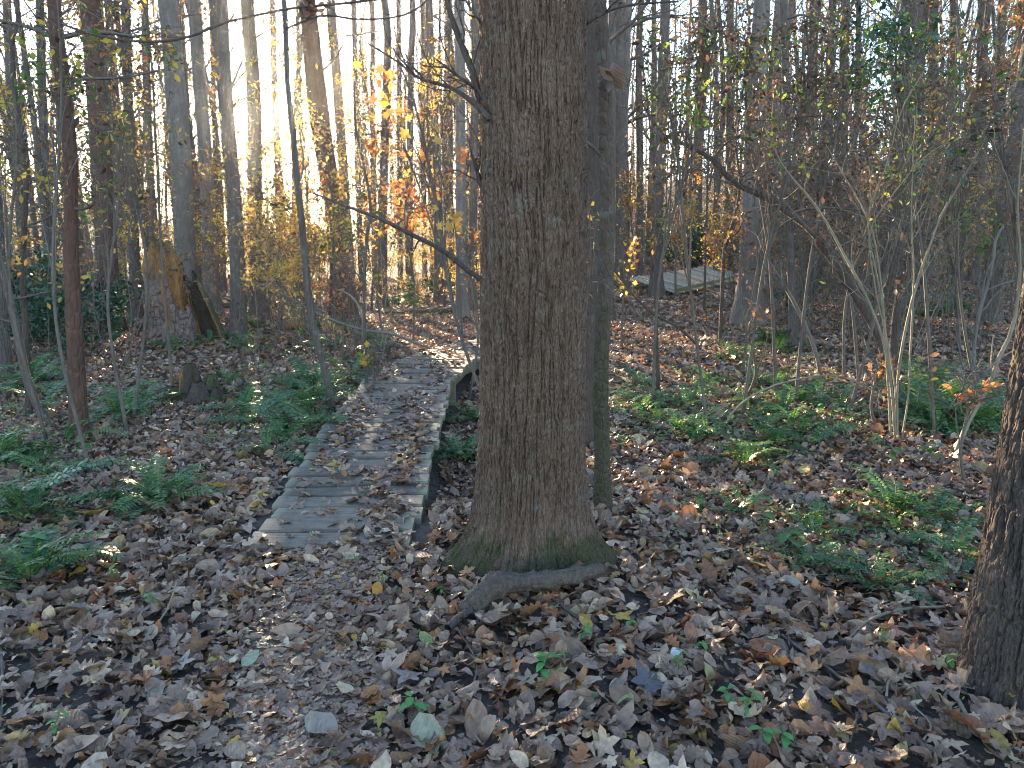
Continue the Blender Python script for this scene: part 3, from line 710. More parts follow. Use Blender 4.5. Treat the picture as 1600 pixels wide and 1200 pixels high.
stick("leaning_pole", "dark leaning dead pole slanting down behind the big tree", "dead branch", [(775, 447, 9, 4.6), (748, 434, 9, 4.6), (690, 390, 8, 4.7), (640, 365, 7, 4.8), (590, 340, 6, 4.9), (540, 322, 5, 5.0), (490, 302, 3, 5.1)], 4.6, M_DARK, twigs=4, root=False)
stick("fallen_branch", "pale fallen branch slanting down to the boardwalk's far bend", "branch", [(672, 545, 3, 10), (655, 538, 4, 10.2), (610, 521, 5, 10.4), (570, 516, 5, 10.6), (520, 500, 4, 10.8), (480, 482, 5, 11), (440, 458, 4, 11.2), (398, 442, 3, 11.4)], 10, M_PALE, twigs=6, root=False)
stick("curved_twig", "thin pale twig arching over the fallen branch", "twig", [(568, 520, 3), (565, 490, 3), (552, 466, 3), (538, 456, 3), (525, 452, 2)], 9.6, M_CANE, n=10)
stick("dead_sapling", "fallen thin dark sapling slanting across the ground beyond the mossy trunk", "dead branch", [(1095, 545, 4, 7.6), (1060, 512, 4, 7.8), (1020, 490, 4, 7.9), (990, 462, 4, 7.9), (962, 425, 4, 7.9), (930, 395, 3, 7.8), (900, 370, 3, 7.6)], 7.8, M_DARK, twigs=6, root=False)
vine = stick("hanging_vine", "long thin dark vine swagging across the bright sky by the sun", "vine", [(84, 32, 3), (120, 46, 4), (165, 58, 4), (205, 64, 4), (250, 65, 4), (300, 56, 4), (350, 36, 4), (400, 24, 4), (450, 14, 4), (520, 7, 4), (600, -2, 4)], 6.0, M_DARK, n=40, root=False)
stick("hanging_vine", "thin twig crossing in front of the plated trunk near the top", "vine", [(700, -30, 3), (640, 20, 3), (560, 30, 3), (500, 25, 4), (470, 35, 4), (445, 46, 3)], 6.2, M_DARK, n=20, twigs=5, root=False)

# --- the bent log lying against the big tree's foot
P, R = pix_curve([(716, 972, 36, 2.98), (735, 955, 42, 3.0), (762, 925, 44, 3.03), (785, 912, 40, 3.06), (815, 909, 34, 3.09), (850, 906, 31, 3.12), (890, 900, 30, 3.16), (925, 893, 27, 3.22), (948, 886, 22, 3.27)], 3)
P, R = resample(P, R, 40)
P[:, 2] = np.maximum(P[:, 2], terrain(P[:, 0], P[:, 1]) + R * .55)
logt = thing("fallen_branch", "grey bent log lying against the foot of the big tree", "log", P[0])
P, R = resample(P, R, 90); R = .84 * R * (1 + .10 * noise(np.arange(90) * .16, 0, 0, 3)) * np.interp(np.arange(90), [0, 3, 84, 89], [.55, 1, 1, .35])
for i, b_ in ((24, .30), (52, .22), (67, .18)): R = R * (1 + b_ * np.exp(-((np.arange(90) - i) / 2.5) ** 2))      # knots
mb = MB(); tubes(mb, [(P - P[0], R)], 36)
V = mb.V[0].reshape(90, 36, 3); k_ = np.arange(36)[None] * 2 * PI / 36; l_ = np.arange(90)[:, None] * .012
rel = .10 * noise(np.cos(k_) * 2.2, np.sin(k_) * 2.2, l_ * 9, 31) + .14 * (np.clip(np.abs(noise(np.cos(k_) * 6, np.sin(k_) * 6, l_ * 7, 32)) / .35, 0, 1) - 1) + .04 * noise(np.cos(k_) * 14, np.sin(k_) * 14, l_ * 60, 33)
C_ = (P - P[0])[:, None]; mb.V[0] = (C_ + (V - C_) * (1 + rel[..., None])).reshape(-1, 3)
obj("log", mb.mesh("bent_log", bark_mat("smooth_grey_bark", (.045, .035, .029), (.165, .128, .105), 55, .5, .45, .15, .1)), logt)

# ------------------------------------------------------------------ boardwalks
def box_mesh(name, mat, sx, sy, sz, b=.006, seed=0):
    """one board: bevelled, a little warped"""
    rng = np.random.default_rng(seed); mb = MB()
    xs = np.linspace(-sx / 2, sx / 2, 4)
    prof = np.array([(-sy/2+b, sz/2), (sy/2-b, sz/2), (sy/2, sz/2-b), (sy/2, -sz/2), (-sy/2, -sz/2), (-sy/2, sz/2-b)])
    wob = rng.normal(size=4) * .003
    V = np.array([(x, p[0] + w, p[1] + w * .6) for x, w in zip(xs, wob) for p in prof])
    F = [(i*6+k, i*6+(k+1) % 6, (i+1)*6+(k+1) % 6, (i+1)*6+k) for i in range(3) for k in range(6)]
    F += [(0, 5, 4, 3), (0, 3, 2, 1), (18, 19, 20, 21), (18, 21, 22, 23)]
    mb.add(V, F)
    if name == "plank":                  # nail heads in pairs over the beams
        for x in (-.36, .36):
            for y in (-.05, .045):
                c = np.array([x + rng.normal() * .01, y + rng.normal() * .006, sz / 2 + .0025]); a = np.arange(6) * PI / 3
                mb.add(np.concatenate([[c], c + np.stack([.006 * np.cos(a), .006 * np.sin(a), 0 * a - .0015], 1)]), [(0, 1 + k, 1 + (k + 1) % 6) for k in range(6)], 1)
    me = mb.mesh(name, [mat, M_CHAR], False); return me
def walk_z(Y): return float(np.interp(Y, [3.6, 5.0, 7, 9, 11, 13], [.028, .05, .055, .05, .06, .10]))
walk = thing("boardwalk", "leaf strewn plank boardwalk leading from the footpath round behind the big tree", "boardwalk", (-.92, 3.72, 0))
boards = [box_mesh("plank", M_PLANK, 1.0, .184, .05, .011, seed=i) for i in range(6)]
rng = np.random.default_rng(5)
Ys = 3.80; s_ = 0
WALKPTS = []
while Ys < 12.9:
    cx = float(walk_x(Ys)); dx = float(walk_x(Ys + .05) - walk_x(Ys - .05)) / .1
    yaw = -math.atan(dx) * .75
    w = float(np.interp(Ys, [3.7, 4.5, 6, 9, 13], [.80, .88, .98, 1.04, 1.04])) * rng.uniform(.965, 1.035)
    o = obj("plank", boards[s_ % 6], walk, (cx + .92 + rng.normal() * .012, Ys - 3.72, walk_z(Ys) + rng.normal() * .005 - .02))
    o.scale = (w, 1, 1); o.rotation_euler = (rng.normal() * .022, rng.normal() * .008, yaw + rng.normal() * .009)
    WALKPTS.append((cx, Ys, yaw, w)); Ys += .203 / math.sqrt(1 + (dx * .75) ** 2) * 1.0; s_ += 1
for side in (-1, 1):
    yy = np.linspace(3.75, 12.9, 46); off = np.interp(yy, [3.7, 4.5, 6, 9, 13], [.30, .34, .40, .42, .42]) * side
    P = np.stack([walk_x(yy) + off + .92, yy - 3.72, [walk_z(y) - .12 for y in yy]], 1)
    mb = MB(); V = []
    for p in P:
        for a, b in ((-.022, .066), (.022, .066), (.022, -.07), (-.022, -.07)): V.append(p + np.array([a, 0, b]))
    F = [(i*4+k, i*4+(k+1) % 4, i*4+4+(k+1) % 4, i*4+4+k) for i in range(45) for k in range(4)] + [(0, 3, 2, 1), (180, 181, 182, 183)]
    mb.add(V, F); obj("side_beam", mb.mesh("side_beam", M_BEAM, False), walk)
    for y in (5.2, 7.3, 9.4, 11.2):
        x = float(walk_x(y)) + float(np.interp(y, [3.7, 4.5, 6, 9, 13], [.36, .40, .44, .47, .47])) * side - .05 * side
        g = hz(x, y); me = box_mesh("post", M_BEAM, walk_z(y) - .06 - g + .2, .09, .09, seed=9)
        o = obj("post", me, walk, (x + .92, y - 3.72, (walk_z(y) - .06 + g - .2) / 2)); o.rotation_euler = (0, PI / 2, 0)

fa, fb = at(1022, 447, 20.8), at(1140, 424, 27.0)
far_walk = thing("boardwalk", "far grey plank boardwalk on the slope, seen past the slim mossy trunk", "boardwalk", fa)
d = fb - fa; Lf = float(np.hypot(d[0], d[1])); yaw = math.atan2(d[1], d[0])
fboards = [box_mesh("far_plank", M_FARPLANK, 1.35, .19, .04, seed=40 + i) for i in range(3)]
for k in range(int(Lf / .25)):
    t = k * .25 / Lf; curve = .5 * math.sin(t * PI)
    o = obj("plank", fboards[k % 3], far_walk, (d[0] * t - math.sin(yaw) * -curve * .3, d[1] * t, d[2] * t + .02))
    o.rotation_euler = (rng.normal() * .02, .30 + rng.normal() * .02, yaw - PI / 2 + .25 - .25 * t)
for side in (-1, 1):
    me = box_mesh("far_beam", M_BEAM, Lf, .06, .10, seed=3)
    o = obj("side_beam", me, far_walk, (d[0] / 2 - math.sin(yaw) * .62 * side, d[1] / 2 + math.cos(yaw) * .62 * side, d[2] / 2 - .10)); o.rotation_euler = (0, -math.atan2(d[2], Lf), yaw)
for t in (.05, .35, .65, .95):
    for side in (-1, 1):
        p = fa + d * t + np.array([-math.sin(yaw), math.cos(yaw), 0]) * .55 * side; g = hz(p[0], p[1])
        if p[2] - .1 - g > .05:
            o = obj("post", box_mesh("far_post", M_BEAM, p[2] - .1 - g + .2, .1, .1), far_walk, tuple((p - fa)[:2]) + ((p[2] - .1 + g - .2) / 2 - fa[2],)); o.rotation_euler = (0, PI / 2, 0)

# ------------------------------------------------------------------ stumps and logs
sp = on_ground(268, 535); sp = np.array([sp[0], sp[1] + .1, hz(sp[0], sp[1] + .1)])
stump = thing("broken_stump", "tall broken stump, bark below and orange rotten wood at its rounded top", "stump", sp)
sr = .5 * 60 * depth(sp) / FPX; sh = 1.72
zs = np.linspace(-.15, 1.2, 150)
flare = lambda T, Z: sr * (1 + .22 * np.exp(-np.maximum(Z, 0) / .28) - .04 * Z) * (1 + .06 * np.cos(3 * T + 1))
V, F = column(flare, zs, 200, lambda z: (-.06 * z, 0 * z), lambda T, Z, R: ridges(T, Z, R, .085, .26, .065, 81, .5))
# the bark ends on a ragged edge
th = np.arctan2(V[:, 1], V[:, 0] + .06 * V[:, 2]); edge = 1.16 + .08 * noise(th * 4, 0, 0, 5) - .55 * sstep(-1.25, -.75, th) * (1 - sstep(-.1, .3, th))
keep = (V[F[:, 0], 2] < edge[F[:, 0]])
mb = MB(); mb.add(V, F[keep]); obj("bark", mb.mesh("stump_bark", bark_mat("plated_bark", (.13, .085, .07), (.30, .215, .185), 14, .4, .5)), stump)
zs = np.concatenate([np.linspace(.1, 1.25, 60), 1.25 + (sh - 1.25) * np.sin(np.linspace(.03, 1, 40) * PI / 2)])
def core(T, Z):
    top = np.sqrt(np.clip(1 - np.clip((Z - 1.15) / (sh - 1.13), 0, 1) ** 2.2, 0.001, 1))
    return sr * (.84 + .09 * sstep(1.05, 1.3, Z)) * (1 - .06 * Z) * top * (1 + .05 * noise(np.cos(T) * 3, np.sin(T) * 3, Z * 1.0, 7)) + .02
V, F = column(core, zs, 120, lambda z: (-.06 * z, 0 * z), lambda T, Z, R: .05 * noise(np.cos(T) * 6, np.sin(T) * 6, Z * 1.5, 8) + .02 * noise(np.cos(T) * 17, np.sin(T) * 17, Z * 4, 9))
th = np.arctan2(V[:, 1], V[:, 0] + .06 * V[:, 2]); hi = np.clip((V[:, 2] - 1.1) / (sh - 1.1), 0, 1)
V[:, 2] += hi * (.16 * noise(np.cos(th) * 2.5, np.sin(th) * 2.5, 0, 15) + .07 * noise(np.cos(th) * 9, np.sin(th) * 9, 0, 16) - .05)
fib = 1 + .09 * hi[:, None] * noise(np.cos(th) * 22, np.sin(th) * 22, V[:, 2] * 1.2, 17)[:, None]; ctr = np.stack([-.06 * V[:, 2], 0 * V[:, 2]], 1); V[:, :2] = ctr + (V[:, :2] - ctr) * fib
mb = MB(); mb.add(V, F); obj("rotten_top", mb.mesh("stump_heartwood", M_ROT), stump)
mb = MB(); rng = np.random.default_rng(3)
pos = np.array([-.10, 0, sh]) + np.stack([rng.normal(size=60) * .14, rng.normal(size=60) * .10, rng.normal(size=60) * .03 - .02], 1)
scatter(mb, LEAF_SMALL, pos, rng.uniform(.05, .10, 60), rng, 0, 1.0); obj("moss_cap", mb.mesh("stump_moss", L_GREN), stump)
# split slab of the fallen upper trunk leaning beside it, hollow face to the viewer
ha, hb = at(334, 506, sp[1] + .10), at(296, 432, sp[1] + .30)
ha[2] = hz(ha[0], ha[1]) - .05
hl = thing("split_log", "dark hollow slab of split trunk leaning against the broken stump", "log", ha)
ax_ = unit(hb - ha); LL = float(np.linalg.norm(hb - ha)); back = unit(np.array([.35, 1.0, .1]) - ax_ * np.dot(np.array([.35, 1.0, .1]), ax_)); sd_ = np.cross(ax_, back)
def slab(r0, r1, a0, a1, j):
    V, nn = [], 18
    for i in range(12):
        t = i / 11
        for k in range(nn):
            a = a0 + (a1 - a0) * k / (nn - 1); r = (r0 + (r1 - r0) * t) * (1 + .10 * noise(a * 2, i * .5, 0, 6)); e = .16 * noise(a * 3, r0 * 0, 0, 4) * (1 if i in (0, 11) else 0)
            V.append(ax_ * (LL * t + float(e)) + back * r * math.cos(a) + sd_ * r * math.sin(a))
    return V, [(i * nn + k, i * nn + k + 1, (i + 1) * nn + k + 1, (i + 1) * nn + k) for i in range(11) for k in range(nn - 1)]
mb = MB(); V, F = slab(.26, .15, -1.75, 1.75, 0); mb.add(V, F); obj("shell", mb.mesh("log_shell", M_LOG), hl)
mb = MB(); V2, F2 = slab(.21, .11, -1.75, 1.75, 0); mb.add(V2, F2)
nn = 18; n1 = len(V)
for k0 in (0, nn - 1):                      # pale broken rims between shell and hollow
    E = [V[i * nn + k0] for i in range(12)] + [V2[i * nn + k0] for i in range(12)]; mb.add(E, [(i, i + 1, i + 13, i + 12) for i in range(11)], 1)
obj("hollow", mb.mesh("log_hollow", [M_CHAR, M_ROT]), hl)

sm = on_ground(308, 630); small = thing("mossy_stump", "small jagged rotten stump with moss at its foot, below the tall broken stump", "stump", sm)
ss = .5 * 30 * depth(sm) / FPX
for i, (dx, dy, h, r, m) in enumerate(((0, 0, .42, .13, M_CHAR), (.10, .03, .30, .11, M_LOG), (-.08, .02, .34, .10, M_ROT), (.19, -.02, .17, .13, M_CHAR), (-.19, -.02, .18, .14, M_LOG), (.02, -.09, .24, .13, M_DARK), (.28, .02, .10, .10, M_LOG))):
    zs = np.linspace(-.05, h, 14)
    V, F = column(lambda T, Z: r * (1.7 - 1.35 * np.clip(Z / h, 0, 1) ** .7) * .8 + .008, zs, 22, lambda z: (.15 * z * (1 if dx > 0 else -1), .05 * z), lambda T, Z, R: .6 * R * noise(np.cos(T) * 2.6 + i, np.sin(T) * 2.2, Z * 5, 30 + i) * sstep(-.2, .2, Z))
    mb = MB(); mb.add(V + np.array([dx, dy, 0]), F); obj("splinter", mb.mesh("stump_splinter", m), small)
mb = MB(); rng = np.random.default_rng(8); pos = np.stack([-.24 + rng.normal(size=220) * .06, -.04 + rng.normal(size=220) * .05, .05 + rng.random(220) * .09], 1)
scatter(mb, LEAF_FAR, pos, rng.uniform(.02, .04, 220), rng, 0, 1.5); obj("moss", mb.mesh("stump_moss_pad", L_GREN), small)

def lying_log(label, pts, Y, mat, group=None):
    P, R = pix_curve(pts, Y); P, R = resample(P, R, 18); g = terrain(P[:, 0], P[:, 1]); P[:, 2] = np.maximum(g + R * .5, np.minimum(P[:, 2], g + R * 1.6))
    t = thing("fallen_log", label, "log", P[0], group); mb = MB(); R = R * (1 + .1 * noise(np.arange(18) * .9, 2, 0, 3)); R[0] *= .7; R[-1] *= .6
    tubes(mb, [(P - P[0], R)], 12); obj("log", mb.mesh("fallen_log", mat), t)
lying_log("mossy log lying level on the bank beyond the boardwalk's bend", [(592, 494, 9), (640, 490, 10), (680, 488, 11), (712, 484, 12)], 19, M_LOG)
lying_log("short rotten log behind the slender crooked tree", [(440, 508, 10), (466, 510, 12), (492, 513, 12)], 15, M_ROT)
lying_log("grey log end lying behind the broken stump's far side", [(208, 460, 10), (225, 466, 14), (246, 478, 18)], 15.5, M_PALE)
lying_log("thin dark log lying deep among the bushes behind the stump", [(330, 452, 10), (380, 446, 9), (430, 441, 8)], 22, M_LOG)

# ------------------------------------------------------------------ where a thing stands, in words
def place_words(px):
    for lim, w in ((150, "by the dark reddish trunk"), (235, "by the golden veiled trunk"), (345, "around the broken stump"), (450, "below the sun"),
                   (560, "about the plated trunk"), (760, "past the boardwalk's bend"), (1010, "past the slim mossy trunk"), (1150, "around the far boardwalk"), (1300, "behind the bowed bare trunk"),
                   (1430, "behind the pale canes"), (9999, "behind the near edge trunk")):
        if px < lim: return w
def to_px(p):
    p = np.asarray(p, float); d = p[1] * CP + (EYE - p[2]) * SP; v = (p[2] - EYE) * CP + p[1] * SP
    return 800 + FPX * p[0] / d, 600 - FPX * v / d

# ------------------------------------------------------------------ ferns
def frond_mesh(seed, mat, n=19):
    rng = np.random.default_rng(seed); mb = MB()
    s = np.linspace(0, 1, 12); ang = np.radians(rng.uniform(55, 78)) - s * np.radians(rng.uniform(60, 105)); side = rng.uniform(-.35, .35)
    y = np.cumsum(np.cos(ang)) / 12; z = np.cumsum(np.sin(ang)) / 12; x = side * s ** 2 * .5
    C = np.stack([x, y, z], 1)
    tubes(mb, [(C, np.linspace(.009, .002, 12))], 3, 0, .6)
    t = np.linspace(.14, .99, n); P = np.stack([np.interp(t, s, C[:, i]) for i in range(3)], 1)
    T = np.stack([np.interp(t, s, np.gradient(C[:, i])) for i in range(3)], 1); T /= np.linalg.norm(T, axis=1, keepdims=True)
    S = np.cross(T, [0, 0, 1.]); S /= np.linalg.norm(S, axis=1, keepdims=True); Nn = np.cross(S, T)
    L = .155 * np.sin(PI * np.clip((1 - t) * .80 + .17, 0, 1)) ** .8 + .01
    for sg in (-1, 1):
        l = (L * rng.uniform(.88, 1.1, n))[:, None]; d = S * sg + T * .28 + Nn * rng.uniform(-.25, .22, n)[:, None]; d /= np.linalg.norm(d, axis=1, keepdims=True)
        w = np.full((n, 1), .36 / n)
        a = P; b = P + d * l * .35 - T * w; c = P + d * l * .35 + T * w * 1.2; e = P + d * l * .75 - T * w * .7; f = P + d * l * .75 + T * w * .8; g = P + d * l - Nn * l * .12
        V = np.stack([a, b, c, e, f, g], 1).reshape(-1, 3); k = np.arange(n)[:, None] * 6
        mb.add(V, np.concatenate([k + [[0, 1, 2]], k + [[3, 5, 4]]]), 0, np.tile(rng.random(n) * .35 + rng.random() * .6, 2)); mb.add(V, k + [[1, 3, 4, 2]], 0, rng.random(n) * .4 + .2)
    return mb.mesh("fern_frond", mat)
FRONDS = [frond_mesh(i, L_FERN) for i in range(7)]
FERNS = []
def make_fern(seed, n):
    rng = np.random.default_rng(seed); t = thing("fern", "fern", "fern", (0, -300, 0))
    for k in range(n):
        o = obj("frond", FRONDS[rng.integers(0, 7)], t); sc = rng.uniform(.7, 1.1)
        o.rotation_euler = (rng.uniform(-.45, .25), rng.uniform(-.2, .2), k * 2 * PI / n + rng.uniform(-.4, .4)); o.scale = (sc * rng.uniform(.85, 1.15), sc, sc)
    return t
FERNS = [make_fern(i, n) for i, n in enumerate((5, 6, 8, 9, 11, 7))]
used = set()
def place(protos, used_set, idx, loc, rz, sc, label, group=None, tilt=(0, 0)):
    """the first use of a prototype moves it, later ones copy it"""
    p = protos[idx]
    if p.name not in used_set:
        used_set.add(p.name); kids_of(p); p.location = loc; p.rotation_euler = (tilt[0], tilt[1], rz); p.scale = (sc,) * 3; p["label"] = label
        if group: p["group"] = group
        return p
    return dup(p, loc, rz, sc, label, group, tilt)
rng = np.random.default_rng(77)
for (x0, y0, x1, y1, n, size, where) in ((0, 665, 105, 830, 9, .5, "before the crooked sapling"), (120, 745, 250, 800, 3, .40, "before the dark reddish trunk"), (-20, 875, 60, 925, 2, .4, "in the lowest shady green patch"),
                                  (30, 590, 100, 660, 5, .55, "round the crooked sapling"), (140, 622, 250, 662, 5, .45, "behind the dark reddish trunk"), (380, 600, 500, 725, 15, .50, "beside the boardwalk's sunny edge"),
                                  (480, 510, 605, 615, 13, .5, "around the slender crooked tree"), (350, 490, 480, 560, 9, .5, "below the sun trunks"), (300, 590, 400, 660, 5, .4, "beside the small mossy stump"),
                                  (705, 590, 745, 750, 6, .42, "between boardwalk and big tree"), (962, 600, 1130, 690, 19, .36, "past the slim mossy trunk"), (1140, 600, 1330, 705, 17, .38, "under the arching cane"),
                                  (1420, 580, 1545, 690, 15, .52, "between pale canes and edge trunk"), (1425, 482, 1510, 512, 4, .7, "far beyond the pale canes"), (1090, 765, 1190, 850, 3, .26, "below the arching cane's foot"),
                                  (1225, 800, 1330, 910, 8, .26, "in the low patch, canes side"), (1340, 790, 1510, 930, 13, .27, "in the low patch, trunk side"), (580, 462, 650, 482, 5, .7, "on the bank beyond the boardwalk"),
                                  (1150, 715, 1175, 745, 2, .45, "alone before the arching cane"), (1380, 800, 1395, 815, 1, .45, "upright among low greenery"), (1130, 530, 1220, 575, 5, .5, "at the foot of the sturdy grey trunk"), (250, 520, 360, 560, 4, .4, "at the foot of the broken stump")):
    for k in range(n):
        p = on_ground(rng.uniform(x0, x1), rng.uniform(y0, y1))
        if abs(p[0] - float(walk_x(p[1]))) < .6 and 3.6 < p[1] < 13: p[0] = float(walk_x(p[1])) + (-.72 if p[0] < walk_x(p[1]) else .72)
        sc = size * rng.uniform(.7, 1.2)
        lab = ("dark green fern " if sc > size else "small dark green fern ") + where
        place(FERNS, used, int(rng.integers(0, 6 if size > .3 else 2)), (p[0], p[1], hz(p[0], p[1]) - .01), rng.uniform(0, 6.28), sc, lab, "ferns " + where, (rng.normal() * .12, rng.normal() * .12))

# low creeping greenery between the ferns, too small to count
rng = np.random.default_rng(606); mb = MB()
for (x0, y0, x1, y1, n, sz) in ((955, 580, 1340, 700, 1500, .045), (1060, 770, 1250, 900, 260, .032), (1230, 790, 1520, 930, 900, .034), (1400, 570, 1550, 690, 700, .045), (380, 500, 600, 700, 1300, .045), (0, 600, 250, 680, 600, .045), (0, 680, 130, 900, 500, .04), (330, 470, 700, 500, 500, .07), (1100, 520, 1300, 580, 400, .05), (560, 880, 1500, 1190, 120, .02), (0, 900, 400, 1190, 90, .022)):
    P = on_ground_many(rng.uniform(x0, x1, n // 6), rng.uniform(y0, y1, n // 6)); P = np.repeat(P, 6, 0) + rng.normal(size=(len(P) * 6, 3)) * [.07, .07, 0]
    P = P[(np.abs(P[:, 0] - walk_x(P[:, 1])) > .6) | (P[:, 1] > 13)]
    P[:, 2] = terrain(P[:, 0], P[:, 1]) + rng.uniform(.03, .03 + sz * 2, len(P)); scatter(mb, LEAF_SMALL, P, rng.uniform(.6, 1.3, len(P)) * sz, rng, 0 if rng.random() < .6 else 1, 1.0)
tag(obj("ground_cover", mb.mesh("ground_cover", [L_FERN, L_SEED])), kind="stuff")

# ------------------------------------------------------------------ saplings with a crown at a seen place
def crown_sapling(label, px, py, rx, ry, Y, n, mats, lsize, tmpl=LEAF_SMALL, name="sapling", nb_=14, foot=0.0, bark=M_TWIG, tilt=2.4, drape=0.0, cat="sapling"):
    rng = np.random.default_rng(zlib.crc32(label.encode()) % 99991)
    c = at(px, py, Y); k = depth(c) / FPX; RX, RZ = rx * k, ry * k
    b = np.array([c[0] + foot, Y + rng.normal() * .1, 0]); b[2] = hz(b[0], b[1])
    stem, R = resample([b - [0, 0, .05], b * .6 + c * .4 + rng.normal(size=3) * .08, c, c + np.array([rng.normal() * .3 * RX, 0, RZ * 1.1])], [.008 + .0013 * Y, .006 + .001 * Y, .004 + .0007 * Y, .003], 22)
    t = thing(name, label, cat, b); polys, tips = [(stem - b, R)], []
    for i in range(nb_):
        j = rng.integers(8, 22); tg = c + rng.normal(size=3) * np.array([RX, RX * .8, RZ]) * .62; a = stem[j]
        mid = (a + tg) / 2 + np.array([0, 0, .12 * np.linalg.norm(tg - a)]) + rng.normal(size=3) * .04
        P, r = resample([a, mid, tg], [max(R[j] * .6, .004), .0035, .0018], 9); polys.append((P - b, r)); tips.append(P[3:])
        for q in range(4):
            m = rng.integers(3, 9); e = P[m] + rng.normal(size=3) * .13 * np.array([1, 1, .7]) * (1 + RX * .4); P2, r2 = resample([P[m], (P[m] + e) / 2 + rng.normal(size=3) * .02, e], [.0025, .002, .0012], 5); polys.append((P2 - b, r2)); tips.append(P2)
    mb = MB(); tubes(mb, polys[:1], 7); obj("stem", mb.mesh(name + "_stem", bark), t)
    mb = MB(); tubes(mb, polys[1:], 4)
    nm = len(mats)
    for i, m in enumerate(mats):
        q = n // nm; pos = twig_leaves(rng, tips, q, .05 + .02 * RX); pos[:, 2] -= drape * np.abs(rng.normal(size=q))
        scatter(mb, tmpl, pos - b, rng.uniform(.6, 1.25, q) * lsize, rng, 1 + i, tilt)
    obj("crown", mb.mesh(name + "_crown", [M_TWIG] + list(mats)), t)
    return t
SAP = (("slim sapling with yellow leaves across the dark reddish trunk's top", 95, 90, 95, 110, 5.2, 300, (L_YELL, L_GREN, L_DEAD), .062), ("slim sapling of gold leaves high beside the golden veiled trunk", 165, 60, 70, 80, 7.0, 420, (L_GOLD, L_ORNG, L_DEAD), .06),
       ("sapling with mixed green and gold leaves between the dark reddish trunk and the stump", 175, 200, 75, 70, 6.5, 330, (L_GOLD, L_GREN, L_DEAD), .06), ("sparse yellow leaved sapling at the upper picture edge", 15, 120, 60, 120, 6.0, 200, (L_YELL, L_DEAD), .06),
       ("dark leaved sapling by the top of the trunk behind the stump", 232, 40, 45, 60, 8.0, 260, (L_DEAD, L_GREN), .06), ("low yellow leaved sapling behind the broken stump", 230, 280, 75, 50, 15, 230, (L_YELL, L_GOLD, L_BRWN), .06),
       ("red orange maple sapling glowing past the boardwalk's bend", 640, 300, 80, 45, 12.5, 420, (L_ORNG, L_ORNG, L_GOLD), .085), ("small red leaved sapling before the plated trunk", 512, 262, 40, 40, 12.0, 140, (L_ORNG, L_BRWN), .085),
       ("low orange sapling at the plated trunk's foot", 530, 445, 34, 14, 11.0, 70, (L_ORNG,), .09), ("sapling with large orange lobed leaves above the boardwalk", 640, 140, 55, 60, 5.2, 52, (L_ORNG, L_GOLD), .085),
       ("golden sapling lit by the sun beside the big tree", 728, 375, 26, 40, 9.5, 130, (L_GOLD, L_ORNG), .07), ("small yellow sapling between the mossy trunk and the far boardwalk", 975, 420, 22, 45, 12.0, 70, (L_YELL, L_GOLD), .09),
       ("yellow leaves on a twiggy sapling in the gap behind the big tree", 922, 360, 12, 50, 5.4, 44, (L_GOLD, L_YELL), .06), ("pale gold sapling glowing between the sun trunks and the slender tree", 430, 330, 60, 70, 15, 320, (L_YELL, L_GOLD), .08),
       ("orange brown sapling under the sun", 360, 290, 60, 45, 16, 300, (L_ORNG, L_GOLD), .08), ("russet sapling by the slender crooked tree's waist", 435, 400, 45, 50, 14, 180, (L_ORNG, L_BRWN), .08),
       ("tiny orange leaved sapling low beside the sturdy grey trunk's foot", 1175, 500, 34, 22, 7.2, 26, (L_ORNG, L_BRWN), .085), ("low russet sapling spreading before the near edge trunk", 1510, 615, 60, 26, 5.0, 46, (L_ORNG, L_BRWN), .07), ("rusty leaves low on twigs at the many-stemmed shrub's foot", 1378, 560, 24, 22, 6.5, 18, (L_BRWN, L_ORNG), .10),
       ("yellow seedling with broad leaves by the thin sapling", 592, 550, 16, 16, 8.2, 14, (L_YELL,), .11), ("golden sapling above the far boardwalk", 1060, 340, 65, 60, 20, 420, (L_GOLD, L_ORNG, L_YELL), .11), ("amber sapling behind the far boardwalk's near end", 1005, 350, 45, 60, 22, 320, (L_GOLD, L_BRWN), .11))
for lab, px, py, rx, ry, Y, n, mats, ls in SAP:
    crown_sapling(lab, px, py, rx, ry, Y, n, mats, ls, LEAF_MAPLE if ls >= .085 and Y < 13 else LEAF_SMALL, foot=.8 if 'large orange lobed' in lab else 0.0)
